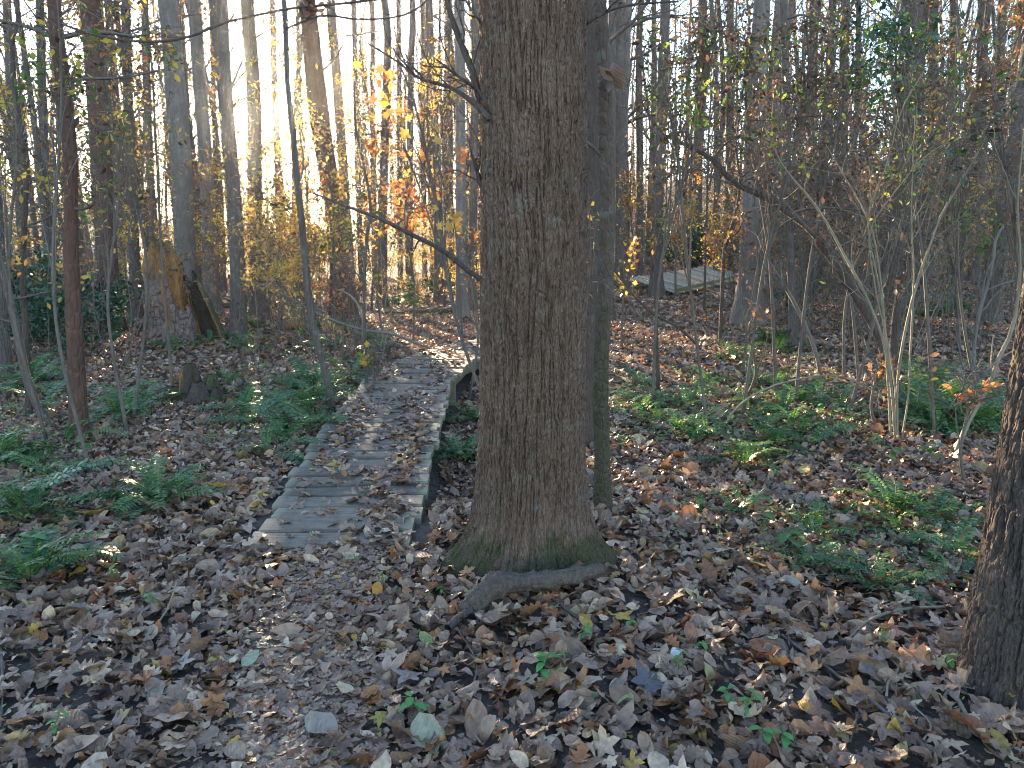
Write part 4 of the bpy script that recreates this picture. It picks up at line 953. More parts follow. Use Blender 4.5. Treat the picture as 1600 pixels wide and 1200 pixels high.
VINES = (("vine draped sapling, its dark crown nearest the slim mossy trunk", 1035, 120, 60, 60, 6.5, 380, (L_GREN, L_DEAD, L_DEAD)), ("sapling smothered in withered vine right of the forked trunk top", 1105, 75, 70, 55, 7.5, 760, (L_DEAD, L_DEAD, L_DEAD, L_GREN)),
         ("vine tangle around the sturdy grey trunk's upper stem", 1165, 120, 65, 70, 8.0, 700, (L_DEAD, L_DEAD, L_BRWN, L_GREN)), ("high leafy vine tangle over the slender upright trunk", 1262, 60, 75, 60, 7.0, 560, (L_GREN, L_DEAD, L_DEAD)),
         ("dense green vine mass at the top before the stout dark trunk", 1405, 30, 75, 45, 6.4, 760, (L_GREN, L_EVER, L_EVER)), ("gold and green vine crown between slender and stout dark trunks", 1340, 70, 80, 60, 7.6, 640, (L_GREN, L_DEAD, L_DEAD)),
         ("black withered leaf cluster above the bowed bare trunk", 1300, 275, 60, 40, 8.4, 420, (L_DEAD, L_DEAD)), ("withered dark vine leaves before the stout dark trunk's middle", 1400, 270, 60, 45, 8.8, 380, (L_DEAD, L_BRWN)),
         ("sparse green vine sapling above the leaning grey trunk", 1500, 130, 80, 90, 7.2, 300, (L_GREN, L_DEAD)), ("yellow green sprays beside the stout dark trunk", 1425, 190, 50, 35, 7.0, 110, (L_YELL, L_GREN)),
         ("curled brown leaves hung in twigs above the leaning grey trunk", 1555, 170, 60, 60, 6.0, 60, (L_DEAD, L_BRWN)), ("dark twiggy crown filling the space over the pale canes", 1230, 200, 80, 70, 9.5, 560, (L_DEAD, L_DEAD, L_BRWN)),
         ("thin mixed crown behind the pale canes' tips", 1480, 300, 90, 60, 11, 420, (L_BRWN, L_DEAD, L_DEAD)))
for i, (lab, px, py, rx, ry, Y, n, mats) in enumerate(VINES):
    crown_sapling(lab, px, py, rx, ry, Y, n, mats, .062 if "curled" not in lab else .11, name="vine_draped_sapling", nb_=22, drape=.06, foot=(-.4 if i % 2 else .5))
crown_sapling("orange beech tree glowing at the top beyond the forked trunk", 1580, 90, 75, 130, 20, 1500, (L_ORNG, L_BRWN, L_ORNG), .13, nb_=34, name="beech_tree", cat="tree", bark=M_GREY)
crown_sapling("tall amber tree behind the leaning grey trunk", 1470, 200, 70, 90, 26, 900, (L_BRWN, L_ORNG, L_GOLD), .15, nb_=30, name="beech_tree", cat="tree", bark=M_GREY)
for lab, px, py, rx, ry, Y, n, mats in (("dull brown beech behind the vine tangle", 1120, 90, 90, 100, 17, 800, (L_BRWN, L_DEAD, L_GREN)), ("dark leaved beech filling the gap over the pale canes", 1370, 190, 110, 110, 15, 1000, (L_DEAD, L_BRWN, L_DEAD)),
        ("rusty beech on the slope before the forked trunk", 1510, 260, 90, 90, 17, 800, (L_BRWN, L_DEAD, L_DEAD)), ("russet beech low on the slope behind the edge trunk", 1570, 330, 80, 90, 19, 700, (L_BRWN, L_ORNG)), ("brown and green beech behind the slender upright trunk's foot", 1265, 300, 90, 80, 14, 800, (L_DEAD, L_BRWN, L_DEAD)),
        ("golden beech glowing behind the slender crooked tree", 470, 150, 60, 80, 20, 800, (L_GOLD, L_YELL, L_BRWN)), ("golden beech between plated trunk and high fork", 570, 120, 50, 70, 21, 800, (L_GOLD, L_YELL, L_ORNG)), ("amber beech behind the trunks above the bend", 690, 140, 60, 80, 22, 800, (L_GOLD, L_BRWN, L_YELL)),
        ("yellow green beech behind the stump's tree", 225, 180, 70, 110, 19, 700, (L_GOLD, L_GREN, L_BRWN)), ("brown beech at the upper edge past the dark reddish trunk", 30, 200, 80, 130, 17, 700, (L_BRWN, L_GREN, L_GOLD))):
    crown_sapling(lab, px, py, rx, ry, Y, n, mats, .105, nb_=34, name="beech_tree", cat="tree", bark=M_GREY)
for lab, px, py, rx, ry, Y, n, mats in (("orange sapling glowing behind the forked twin trunk", 985, 300, 40, 60, 23, 420, (L_ORNG, L_GOLD)), ("tall gold sapling over the far boardwalk's middle", 1085, 260, 55, 60, 25, 520, (L_GOLD, L_ORNG, L_YELL)), ("amber sapling past the far boardwalk's upper end", 1135, 330, 40, 50, 30, 420, (L_GOLD, L_ORNG)),
        ("rusty orange sapling deep behind the bowed bare trunk", 1260, 370, 50, 45, 22, 300, (L_ORNG, L_BRWN)), ("orange maple sapling between plated trunk and thin sapling", 590, 290, 45, 45, 15, 320, (L_ORNG, L_ORNG)), ("red orange sapling by the foot of the sun trunks", 410, 360, 40, 35, 17, 240, (L_ORNG, L_GOLD))):
    crown_sapling(lab, px, py, rx, ry, Y, n, mats, .10, nb_=20)
crown_sapling("brown leaved beech on the slope behind the slender upright trunk", 1290, 130, 90, 110, 22, 900, (L_BRWN, L_GREN, L_DEAD), .13, nb_=30, name="beech_tree", cat="tree", bark=M_GREY)

# ------------------------------------------------------------------ understory: prototypes, then copies
def proto_shrub(seed, name, label, cat, h, n_stem, n_leaf, mat, lsize, spread=.35, bark=M_TWIG, dense=5, r=.0075):
    rng = np.random.default_rng(seed); t = thing(name, label, cat, (0, -300, 0)); out, tips = [], []
    for k in range(n_stem):
        a = rng.uniform(0, 6.28); d = np.array([math.cos(a) * spread, math.sin(a) * spread, 1.0]) * 1.0
        grow(rng, (rng.normal() * .05, rng.normal() * .05, -.05), d, h * rng.uniform(.7, 1.1), r * rng.uniform(.7, 1.2), 2, out, tips, 7, .13, .08, dense, .42, .75, .22)
    stems = [p for p in out if len(p[0]) == 8]; rest = [p for p in out if len(p[0]) != 8]
    mb = MB(); tubes(mb, stems, 5); obj("stem", mb.mesh(name + "_stem", bark), t)
    mb = MB(); tubes(mb, rest, 3)
    if n_leaf: scatter(mb, LEAF_SMALL, twig_leaves(rng, tips, n_leaf, .05), rng.uniform(.6, 1.3, n_leaf) * lsize, rng, 1, 2.4)
    obj("crown", mb.mesh(name + "_crown", [bark, mat or L_BRWN]), t)
    return t
KINDS = (("bare_shrub", "bare twiggy grey shrub", None, 0, .05, M_TWIG), ("bare_shrub", "pale leafless cane shrub", None, 0, .05, M_CANE), ("yellow_shrub", "sparse yellow leaved shrub", L_YELL, 420, .075, M_TWIG), ("golden_shrub", "golden leaved shrub", L_GOLD, 620, .075, M_TWIG),
         ("orange_shrub", "orange leaved shrub", L_ORNG, 520, .08, M_TWIG), ("brown_shrub", "brown leaved shrub", L_BRWN, 620, .075, M_TWIG), ("green_shrub", "thin green leaved shrub", L_GREN, 420, .07, M_TWIG))
PROTO = []
for i, (nm, lab, mat, nl, ls, bk) in enumerate(KINDS):
    PROTO.append([proto_shrub(100 + i * 3 + v, nm, lab, "shrub", (2.6, 3.6)[v], (4, 3)[v], nl, mat, ls, (.4, .25)[v], bk) for v in range(2)])
PROTO.append([proto_shrub(190 + v, "evergreen_bush", "dense dark evergreen bush", "bush", 1.15, 8, 900, L_EVER, .10, .75, M_DARK) for v in range(2)])
rng = np.random.default_rng(2024)
def add_shrub(kind, x, y, sc, where=None):
    v = int(rng.integers(0, 2)); px, py_ = to_px((x, y, 1.0)); w = where or place_words(px)
    far = "far off " if y > 24 else ""
    lab = KINDS[kind][1] if kind < 7 else "dense dark evergreen bush"
    place(PROTO[kind], used, v, (x, y, hz(x, y)), rng.uniform(0, 6.28), sc, f"{far}{lab} {w}", f"{far}{lab}: {w}")
def in_gap(x, y):                    # the thinner strip of wood through which the low sun reaches the ground beyond the big tree
    t = y - 6.5; u = x - (2.4 + math.tan(SUN_AZ) * t)
    return t > 0 and -2.7 < u < 3.6
def weights(px):                     # which kinds grow where, read off the photograph
    if px < 230: return (.40, .04, .10, .06, .02, .28, .10)
    if px < 360: return (.22, .04, .18, .22, .10, .20, .04)
    if px < 480: return (.16, .02, .24, .26, .14, .14, .04)
    if px < 780: return (.18, .03, .16, .22, .22, .13, .06)
    if px < 1160: return (.20, .05, .10, .30, .14, .15, .06)
    return (.44, .10, .02, .03, .02, .30, .09)
n_put = 0
while n_put < 330:
    y = rng.uniform(9.5, 42) if rng.random() < .8 else rng.uniform(9, 18)
    x = rng.uniform(-.72, .72) * y
    px, py_ = to_px((x, y, .5))
    if abs(x - float(walk_x(y))) < 1.1 and y < 13.5: continue
    if 960 < px < 1150 and y < 21: continue                       # open leafy slope below the far boardwalk
    if 195 < px < 350 and y < 15: continue                      # the stump stays in sight
    if px > 1150 and y < 11 and rng.random() < .5: continue
    if 330 < px < 450 and rng.random() < .45: continue            # thinner before the sun
    if in_gap(x, y): continue
    if n_put >= 250 and not (px > 1150 or 420 < px < 760): continue
    add_shrub(int(rng.choice(7, p=weights(px))), x, y, rng.uniform(.65, 1.15) * (1.15 if px > 1150 else 1.0)); n_put += 1
for k in range(60):
    y = rng.uniform(17, 44); x = 2.4 + math.tan(SUN_AZ) * (y - 6.5) + rng.uniform(-5, 5); px, _ = to_px((x, y, .5))
    if px > 770: continue
    add_shrub(int(rng.choice(7, p=(.10, .0, .27, .33, .16, .08, .06))), x, y, min(.9, .15 * (y - 6.5) / 4.2))
for k in range(16):                  # taller shrubs added between the sun and the boardwalk to shade it
    y = rng.uniform(13.5, 26); x = -1.1 + math.tan(SUN_AZ) * (y - 6) + rng.uniform(-.75, .55)
    add_shrub(int(rng.choice([2, 3, 3, 5])), x, y, rng.uniform(.95, 1.3))
for px, y, sc in ((55, 12.5, 1.1), (95, 13.5, 1.2), (70, 15.5, 1.3), (140, 14, 1.0), (30, 11, .9), (110, 11.2, .8), (160, 17, 1.0), (15, 14, 1.2)):
    p = at(px, 450, y); add_shrub(7, p[0], y, sc, "in the shade near the dark reddish trunk")
for px, y, sc in ((1065, 30, 1.7), (1100, 31, 1.9), (1135, 29, 1.5), (1150, 32, 1.8), (1040, 31, 1.3)):
    p = at(px, 400, y); add_shrub(7, p[0], y, sc, "behind the far boardwalk")
for px, y, sc in ((640, 24, .8), (690, 26, .9), (1245, 17, .6), (1265, 19, .7)):
    p = at(px, 440, y); add_shrub(7, p[0], y, sc)

# ------------------------------------------------------------------ trees farther off: prototypes, then copies
def proto_tree(seed, label, H, r, nleaf, lmat, mat):
    rng = np.random.default_rng(seed); t = thing("woodland_tree", label, "tree", (0, -300, 0))
    P, R = resample([(0, 0, -.1), (rng.normal() * .2, rng.normal() * .2, H * .35), (rng.normal() * .4, rng.normal() * .4, H * .7), (rng.normal() * .6, rng.normal() * .6, H)], [r * 1.15, r * .85, r * .55, .02], 26)
    R[0] *= 1.35
    mb = MB(); tubes(mb, [(P, R)], 10); obj("trunk", mb.mesh("woodland_trunk", mat), t); out, tips = [], []
    for z in rng.uniform(.18, .97, 30) * H:
        i = int(np.argmin(np.abs(P[:, 2] - z))); a = rng.uniform(0, 6.28); up = z / H
        grow(rng, P[i], (math.cos(a), math.sin(a), .35 + .6 * up), rng.uniform(1.2, 3.2) * (1.25 - .6 * up), max(R[i] * .35, .015), 2, out, tips, 5, .18, .05, 5, .5, .8)
    mb = MB(); tubes(mb, out, 3)
    if nleaf: scatter(mb, LEAF_FAR, twig_leaves(rng, tips, nleaf, .15), rng.uniform(.08, .16, nleaf), rng, 1, 2.5)
    obj("crown", mb.mesh("woodland_crown", [M_TWIG, lmat or L_BRWN]), t)
    return t
TP = [proto_tree(300 + i, l, H, r, nl, lm, m) for i, (l, H, r, nl, lm, m) in enumerate((
    ("bare grey woodland tree", 20, .17, 420, L_BRWN, M_GREY), ("bare pale woodland tree", 22, .20, 420, L_GOLD, M_PALE), ("thin bare woodland tree", 17, .10, 420, L_BRWN, M_GREY), ("dark bare woodland tree", 19, .15, 420, L_GOLD, M_DARK),
    ("woodland tree with gold leaves", 15, .11, 800, L_GOLD, M_GREY), ("woodland tree with orange brown leaves", 16, .12, 800, L_ORNG, M_GREY), ("woodland tree with dull brown leaves", 18, .15, 900, L_BRWN, M_DARK)))]
n_put = 0
while n_put < 140:
    y = rng.uniform(24, 62) if n_put < 100 else rng.uniform(15, 40); x = rng.uniform(-.74, .74) * y; px, _ = to_px((x, y, 2))
    if y < 24 and (960 < px < 1160 or 200 < px < 340): continue
    if 395 < px < 450 and rng.random() < .85: continue
    if in_gap(x, y): continue
    p = [.2, .18, .24, .14, .10, .07, .07] if px < 800 else [.16, .12, .24, .14, .10, .10, .14]
    i = int(rng.choice(7, p=p)) if n_put < 100 else int(rng.choice([2, 2, 0, 4]))
    lab = f"{TP[i]['label']} {place_words(px)}" if n_put > 12 else TP[i]["label"]
    base_lab = ("bare grey woodland tree", "bare pale woodland tree", "thin bare woodland tree", "dark bare woodland tree", "woodland tree with gold leaves", "woodland tree with orange brown leaves", "woodland tree with dull brown leaves")[i]
    far = "distant " if y > 42 else ""
    place(TP, used, i, (x, y, hz(x, y) - .05), rng.uniform(0, 6.28), rng.uniform(.8, 1.2) if y > 24 else rng.uniform(.5, .75), f"{far}{base_lab} {place_words(px)}", f"{far}{base_lab}: {place_words(px)}", (rng.normal() * .03, rng.normal() * .03)); n_put += 1

# the wood beyond, which reads as one mass
rng = np.random.default_rng(5150); mb = MB(); polys = []
for k in range(380):
    r = rng.uniform(60, 150); a = rng.uniform(-.75, .75)
    if k > 300: r, a = rng.uniform(9, 60), rng.uniform(.95, 2 * PI - .95)     # the same wood closes in behind the viewer
    if abs(math.degrees(a) + 16.5) < 5 and k % 3: continue
    x, y = r * math.sin(a), r * math.cos(a); g = hz(x, y); H = rng.uniform(14, 24)
    polys.append((np.array([(x, y, g - .3), (x + rng.normal() * .3, y, g + H * .5), (x + rng.normal() * .8, y, g + H)]), np.array([.17, .12, .03]) * rng.uniform(.5, 1.3)))
tubes(mb, polys, 5, 0)
tw = []
for P, R in polys:
    for _ in range(10):
        f = rng.uniform(.25, .95); q = P[0] + (P[2] - P[0]) * f; e = q + np.array([rng.normal(), rng.normal(), abs(rng.normal()) * .8 + .2]) * 1.6
        tw.append((np.array([q, (q + e) / 2 + rng.normal(size=3) * .15, e]), np.array([.04, .025, .012])))
tubes(mb, tw, 3, 0)
def cloud(n, r0, r1, zlo, zhi, size, mat, back=False):
    r = rng.uniform(r0, r1, n); a = rng.uniform(.9, 2 * PI - .9, n) if back else rng.uniform(-.78, .78, n)
    cl = rng.random(n)                # clumped: heights and densities vary from place to place
    x, y = r * np.sin(a), r * np.cos(a); keep = noise(x * .22, y * .22, 0, 41) + .25 * rng.normal(size=n) > -.15
    z = zlo + (zhi - zlo) * cl ** 1.6; u = x - (2.4 + math.tan(SUN_AZ) * (y - 6.5)); keep &= (np.abs(u) > 4.5) | (terrain(x, y) + z < .15 * (y - 6.5)) | back
    x, y = x[keep], y[keep]; z = terrain(x, y) + z[keep]
    scatter(mb, LEAF_FAR, np.stack([x, y, z], 1), rng.uniform(.6, 1.4, len(x)) * size, rng, mat, 2.5)
cloud(36000, 42, 120, .1, 5.5, .15, 1); cloud(32000, 38, 120, .2, 9, .15, 2); cloud(20000, 38, 110, .2, 6, .15, 3); cloud(12000, 42, 100, .1, 3, .17, 4); cloud(26000, 55, 140, 3, 16, .16, 1)
cloud(5000, 8, 50, .2, 5, .24, 1, True)
tag(obj("far_wood", mb.mesh("far_wood", [M_GREY, L_BRWN, L_GOLD, L_ORNG, L_GREN])), kind="stuff")

# ------------------------------------------------------------------ leaf litter
def litter_mesh(i):
    rng = np.random.default_rng(900 + i); mb = MB(); k = i % 4
    kx, ky, cr = rng.uniform(-3.5, 3.5), rng.uniform(-2.2, 2.2), rng.uniform(.03, .10)
    if k in (0, 3): V, F = oval(rng, 7, rng.uniform(.20, .34)); mb.add(bend(V, kx, ky, cr, i), F)
    elif k == 1: V, F = oak(rng); mb.add(bend(V, kx, ky, cr, i), F)
    else:
        V, F, T = star(rng); V = bend(V * [1.15, 1.15, 1], kx * .5, ky * .6, cr, i); mb.add(V, F); mb.add(V[:1], np.zeros((0, 4), int)); mb.F[-1] = T; mb.M[-1] = np.zeros(len(T), np.int32); mb.R[-1] = np.full(len(T), .5, np.float32)
    return mb.mesh("litter_leaf", L_LITTER)
LEAVES = [litter_mesh(i) for i in range(28)]
src = bpy.data.collections.new("litter_sources")
for i, me in enumerate(LEAVES): src.objects.link(bpy.data.objects.new("litter_source_%02d" % i, me))

def litter(name, P, rot, scl, parent=None):
    me = bpy.data.meshes.new(name); me.vertices.add(len(P)); me.vertices.foreach_set("co", P.astype(np.float32).ravel())
    a = me.attributes.new("rot", 'FLOAT_VECTOR', 'POINT'); a.data.foreach_set("vector", rot.astype(np.float32).ravel())
    a = me.attributes.new("scl", 'FLOAT', 'POINT'); a.data.foreach_set("value", scl.astype(np.float32))
    a = me.attributes.new("pick", 'INT', 'POINT'); a.data.foreach_set("value", np.random.default_rng(len(P)).integers(0, len(LEAVES), len(P)).astype(np.int32))
    o = tag(obj(name, me, parent), kind="stuff")
    g = bpy.data.node_groups.new(name, 'GeometryNodeTree')
    g.interface.new_socket("Geometry", in_out='INPUT', socket_type='NodeSocketGeometry'); g.interface.new_socket("Geometry", in_out='OUTPUT', socket_type='NodeSocketGeometry')
    n, l = g.nodes, g.links
    gi, go, ip, ci = n.new("NodeGroupInput"), n.new("NodeGroupOutput"), n.new("GeometryNodeInstanceOnPoints"), n.new("GeometryNodeCollectionInfo")
    ci.inputs["Collection"].default_value = src; ci.inputs["Separate Children"].default_value = True; ci.inputs["Reset Children"].default_value = True
    def attr(nm, t):
        q = n.new("GeometryNodeInputNamedAttribute"); q.data_type = t; q.inputs["Name"].default_value = nm; return q.outputs["Attribute"]
    er = n.new("FunctionNodeEulerToRotation"); l.new(attr("rot", 'FLOAT_VECTOR'), er.inputs[0])
    l.new(gi.outputs[0], ip.inputs["Points"]); l.new(ci.outputs[0], ip.inputs["Instance"]); ip.inputs["Pick Instance"].default_value = True
    l.new(attr("pick", 'INT'), ip.inputs["Instance Index"]); l.new(er.outputs[0], ip.inputs["Rotation"]); l.new(attr("scl", 'FLOAT'), ip.inputs["Scale"]); l.new(ip.outputs[0], go.inputs[0])
    md = o.modifiers.new("scatter", 'NODES'); md.node_group = g
    return o
rng = np.random.default_rng(31337)
def wedge(n, y0, y1):
    y = np.sqrt(rng.uniform(y0 * y0, y1 * y1, n)); x = rng.uniform(-1, 1, n) * (.72 * y + 1.0); return x, y
xs_, ys_, ss_ = [], [], []
for n, y0, y1, s0, sig in ((46000, .9, 8, .053, .45), (5000, .9, 5, .092, .25), (52000, 8, 19, .085, .3), (46000, 19, 46, .13, .3)):
    x, y = wedge(n, y0, y1); xs_.append(x); ys_.append(y); ss_.append(s0 * np.exp(rng.normal(size=n) * sig))
x, y, s = map(np.concatenate, (xs_, ys_, ss_))
onpath = (np.abs(x - path_x(y)) < .27) & (y < 3.75); onwalk = (np.abs(x - walk_x(y)) < .50) & (y > 3.70) & (y < 13)
keep = ~(onpath & (rng.random(len(x)) < .30)) & ~onwalk & (np.hypot(x - BX, y - BY) > .30)
x, y, s, onpath = x[keep], y[keep], s[keep], onpath[keep]
s = np.where(onpath, s * .66, s); flat = np.where(onpath, .4, 1.0)
z = terrain(x, y) + rng.uniform(.0, .045, len(x)) * flat + .01
rot = np.stack([rng.normal(size=len(x)) * .48 * flat, rng.normal(size=len(x)) * .48 * flat, rng.uniform(0, 6.28, len(x))], 1)
rot[:, 0] += np.where(rng.random(len(x)) < .3, PI, 0)
litter("leaf_litter", np.stack([x, y, z], 1), rot, s)
n = 4500; y = rng.uniform(.9, 3.75, n); x = path_x(y) + rng.normal(size=n) * .19      # trodden fragments on the path
litter("leaf_litter", np.stack([x, y, terrain(x, y) + .024 + rng.uniform(0, .008, n)], 1), np.stack([rng.normal(size=n) * .14, rng.normal(size=n) * .14, rng.uniform(0, 6.28, n)], 1), .042 * np.exp(rng.normal(size=n) * .4))
# leaves blown onto the boardwalk, thicker along its edges
n = 5800; i = rng.integers(0, len(WALKPTS), n); u = rng.uniform(-.5, .5, n); W = np.array(WALKPTS)[i]
dens = .45 + .55 * sstep(.05, .3, np.abs(u + .06)) ; dens = np.where(W[:, 1] < 4.3, dens * np.where(u > .0, 1.3, .85), dens) * (.65 + .5 * noise(u * 6, W[:, 1] * 2.2, 0, 71)); dens = np.where(W[:, 1] > 7.5, dens * .6, dens); dens = np.where(np.abs(u) > .41, dens * .3, dens) * np.where(noise(u * 3.5, W[:, 1] * 1.3, 0, 73) > .22, .3, 1.0)
k = rng.random(n) < dens; W, u = W[k], u[k]
x = W[:, 0] + u * W[:, 3] * .96; y = W[:, 1] + rng.uniform(-.1, .1, len(u)); z = np.array([walk_z(v) for v in y]) + .006 + rng.uniform(0, .02, len(u))
rot = np.stack([rng.normal(size=len(u)) * .3, rng.normal(size=len(u)) * .3, rng.uniform(0, 6.28, len(u))], 1)
litter("leaf_litter", np.stack([x, y, z], 1), rot, .075 * np.exp(rng.normal(size=len(u)) * .3))
# the largest leaves near the viewer, one by one
for k in range(290):
    while True:
        x, y = wedge(1, 1.75, 3.6); x, y = float(x[0]), float(y[0])
        if abs(x) < .70 * y + .1 and math.hypot(x - BX, y - BY) > .42 and not (abs(x - float(walk_x(y))) < .5 and y > 3.7) and not (abs(x - float(path_x(y))) < .3 and rng.random() < .5): break
    o = obj("leaf", LEAVES[int(rng.integers(0, 28))], FLOOR, (x, y, hz(x, y) + .036 + rng.uniform(0, .015)))
    sc = .096 * math.exp(rng.normal() * .22); o.scale = (sc,) * 3; o.rotation_euler = (rng.normal() * .35 + (PI if rng.random() < .3 else 0), rng.normal() * .35, rng.uniform(0, 6.28))

def solid_leaf(col): 
    c2 = tuple(min(1, c * 1.25) for c in col); c3 = tuple(c * .6 for c in col)
    return leaf_mat("single_leaf", [(0, col), (.5, c2), (1, c3)], .15, .5, True, .2, .4, .3)
ODD = (("pale cream round leaf lying among dark leaves below the big tree", 1057, 1046, .088, (.60, .56, .52), 0), ("tan round leaf touching the pale cream one", 1040, 1058, .07, (.42, .29, .19), 0), ("large slate grey crumpled leaf in the middle foreground", 1015, 1086, .17, (.115, .105, .11), 2),
       ("olive yellow crumpled leaf just below the slate grey one", 985, 1122, .12, (.26, .25, .11), 3), ("small bright yellow leaf low beside the footpath", 595, 1146, .07, (.52, .42, .07), 2), ("large pale olive leaf at the bottom edge", 668, 1172, .16, (.29, .26, .17), 0),
       ("large curled tan ribbed leaf on the footpath's edge at the bottom", 505, 1162, .15, (.36, .27, .21), 0), ("pale grey green leaf on the shady side of the footpath", 393, 1054, .10, (.30, .31, .21), 0), ("small pale green leaf lower on the shady side", 246, 1120, .085, (.29, .30, .20), 0),
       ("rusty orange leaf before the bent log", 829, 976, .10, (.34, .12, .03), 1), ("rust brown oval leaf in the dark litter beside the footpath", 541, 1010, .09, (.30, .13, .04), 0), ("big tan ribbed leaf propped under the bent log's end", 772, 985, .16, (.37, .23, .15), 0),
       ("broad tan leaf beyond the bent log's thin end", 958, 944, .13, (.40, .30, .22), 0), ("curled yellow green leaf between footpath and bent log", 667, 1022, .085, (.34, .36, .12), 0), ("small cream leaf on the open litter below the fern patch", 1240, 988, .05, (.60, .55, .38), 0),
       ("arched tan ribbed leaf before the low fern patch", 1232, 930, .17, (.38, .31, .23), 0), ("big red brown leaf at the near edge trunk's foot", 1508, 1166, .17, (.26, .09, .04), 0), ("orange leaf lying by itself near the footpath's end", 590, 938, .08, (.42, .19, .03), 0),
       ("bright yellow leaf beside the boardwalk's near corner, nearer it", 415, 788, .06, (.62, .50, .03), 2), ("bright yellow leaf beside the boardwalk's near corner, farther from it", 402, 786, .06, (.62, .50, .03), 1), ("olive tan leaf among the low ferns", 1300, 872, .12, (.33, .30, .14), 0),
       ("large yellowed leaf catching sun in front of the many-stemmed shrub", 1255, 748, .19, (.50, .38, .12), 0), ("silvery star shaped leaf on the shady foreground", 285, 1062, .10, (.33, .26, .21), 2), ("grey star shaped leaf beside the footpath's dark edge", 640, 1078, .12, (.27, .21, .18), 2),
       ("upright rusty leaf near the green seedlings", 842, 1020, .13, (.28, .16, .10), 0), ("tan leaf hanging edge up at the foreground's shady side", 540, 1100, .07, (.45, .33, .20), 0))
for lab, px, py_, sz, col, sh in ODD:
    p = on_ground(px, py_); k = {0: 0, 1: 1, 2: 2, 3: 3}[sh] + 4 * (zlib.crc32(lab.encode()) % 7); me = LEAVES[k].copy(); me.materials[0] = solid_leaf(col)
    o = obj("fallen_leaf", me, None, (p[0], p[1], hz(p[0], p[1]) + .055)); o.scale = (sz,) * 3; o.rotation_euler = (rng.normal() * .2 + .15, rng.normal() * .2, rng.uniform(0, 6.28)); tag(o, lab, "leaf", "single fallen leaves that stand out")

# ------------------------------------------------------------------ small green plants, twigs, ivy
def seedling(seed, n, size, mat, h, name="seedling", cat="seedling"):
    rng = np.random.default_rng(seed); t = thing(name, name, cat, (0, -300, 0)); mb = MB(); P, R = resample([(0, 0, -.02), (.01, .01, h * .5), (.03, 0, h)], [.0025, .002, .0012], 6); tubes(mb, [(P, R)], 4, 0, .5); obj("stem", mb.mesh(name + "_stem", mat), t)
    V, F = oval(rng, 6, .26); me_mb = MB(); me_mb.add(bend(V + [0, .5, 0], 1.2, -1.0, .02, seed), F, 0, .5); me = me_mb.mesh(name + "_leaf", mat)
    for k in range(n):
        o = obj("leaf", me, t, tuple(P[5 - (k % 3)])); o.scale = (size * rng.uniform(.7, 1.1),) * 3; o.rotation_euler = (rng.uniform(-.1, .5), 0, k * 2 * PI / n + rng.uniform(-.4, .4))
    return t
SD = [seedling(1, 4, .045, L_SEED, .05), seedling(2, 6, .035, L_SEED, .08), seedling(3, 5, .055, L_SEED, .06)]
for px, py_, i, sc, lab in ((850, 1078, 2, 1.3, "bright green seedling with broad leaves before the upright rusty leaf"), (868, 1045, 0, .6, "tiny green seedling above the broad leaved one"), (905, 1022, 1, 1.0, "green seedling with paired leaves in the middle foreground"), (985, 998, 0, .9, "small green seedling just below the bent log's thin end"),
                            (1062, 1068, 1, .9, "dark green seedling under the pale cream leaf"), (1140, 1125, 2, .9, "green seedling cluster in the lower foreground, upper one"), (1165, 1150, 1, 1.2, "green seedling cluster in the lower foreground, lower one"), (1195, 1180, 2, 1.0, "green seedling at the bottom edge under the twigs"),
                            (660, 1135, 2, 1.2, "blue green seedling beside the footpath at the bottom"), (605, 930, 1, .8, "small teal seedling between footpath and bent log"), (690, 945, 0, .7, "tiny green sprout beside the bent log's thick end"), (1090, 1030, 0, .9, "pair of green leaves sprouting near the sun fleck"),
                            (1385, 1030, 1, .9, "green sprout on the litter before the near edge trunk"), (1480, 1062, 0, 1.0, "green sprout close to the near edge trunk"), (1230, 1185, 2, 1.0, "green sprout at the bottom edge near the long twig"), (170, 925, 1, 1.1, "green tuft on the shady side litter"), (240, 960, 2, .8, "teal sprout on the shady side litter"),
                            (30, 900, 2, 2.2, "broad leaved pale green plant at the shady picture edge"), (90, 1180, 1, 1.0, "green sprout at the shady bottom corner"), (560, 890, 0, .8, "green sprout near the boardwalk's near end")):
    p = on_ground(px, py_); place(SD, used, i, (p[0], p[1], hz(p[0], p[1]) + .03), rng.uniform(0, 6.28), sc, lab, "green seedlings in the near litter")
LP = [seedling(11, 5, .12, L_FERN, .12, "broadleaf_plant", "plant"), seedling(12, 6, .10, L_FERN, .18, "broadleaf_plant", "plant")]
for px, py_, i, sc, lab in ((1222, 872, 0, 1.0, "five leaved blue green plant at the low fern patch's edge"), (1195, 845, 1, .8, "small broadleaf plant just above the five leaved one"), (1395, 728, 0, 1.0, "broadleaf plant at the pale canes' foot"), (1455, 735, 0, 1.3, "broadleaf plant with wide leaves between pale canes and near edge trunk"),
                            (1360, 715, 1, .9, "broadleaf plant on the open side of the pale canes' foot"), (1255, 690, 1, .9, "low broadleaf plant under the arching cane"), (1220, 668, 0, .8, "small broadleaf plant beneath the arching cane's middle"), (968, 710, 0, 1.0, "teal broadleaf plant beside the slim mossy trunk"),
                            (325, 705, 0, .8, "teal broadleaf plant alone on the leafy ground before the small mossy stump"), (130, 730, 1, 1.1, "broadleaf plant amid ferns before the dark reddish trunk"), (1170, 560, 0, 1.2, "broadleaf plant at the sturdy grey trunk's foot"), (740, 470 + 280, 1, .7, "low plant in the hollow behind the big tree")):
    p = on_ground(px, py_); place(LP, used, i, (p[0], p[1], hz(p[0], p[1]) + .02), rng.uniform(0, 6.28), sc, lab, "broadleaf plants")
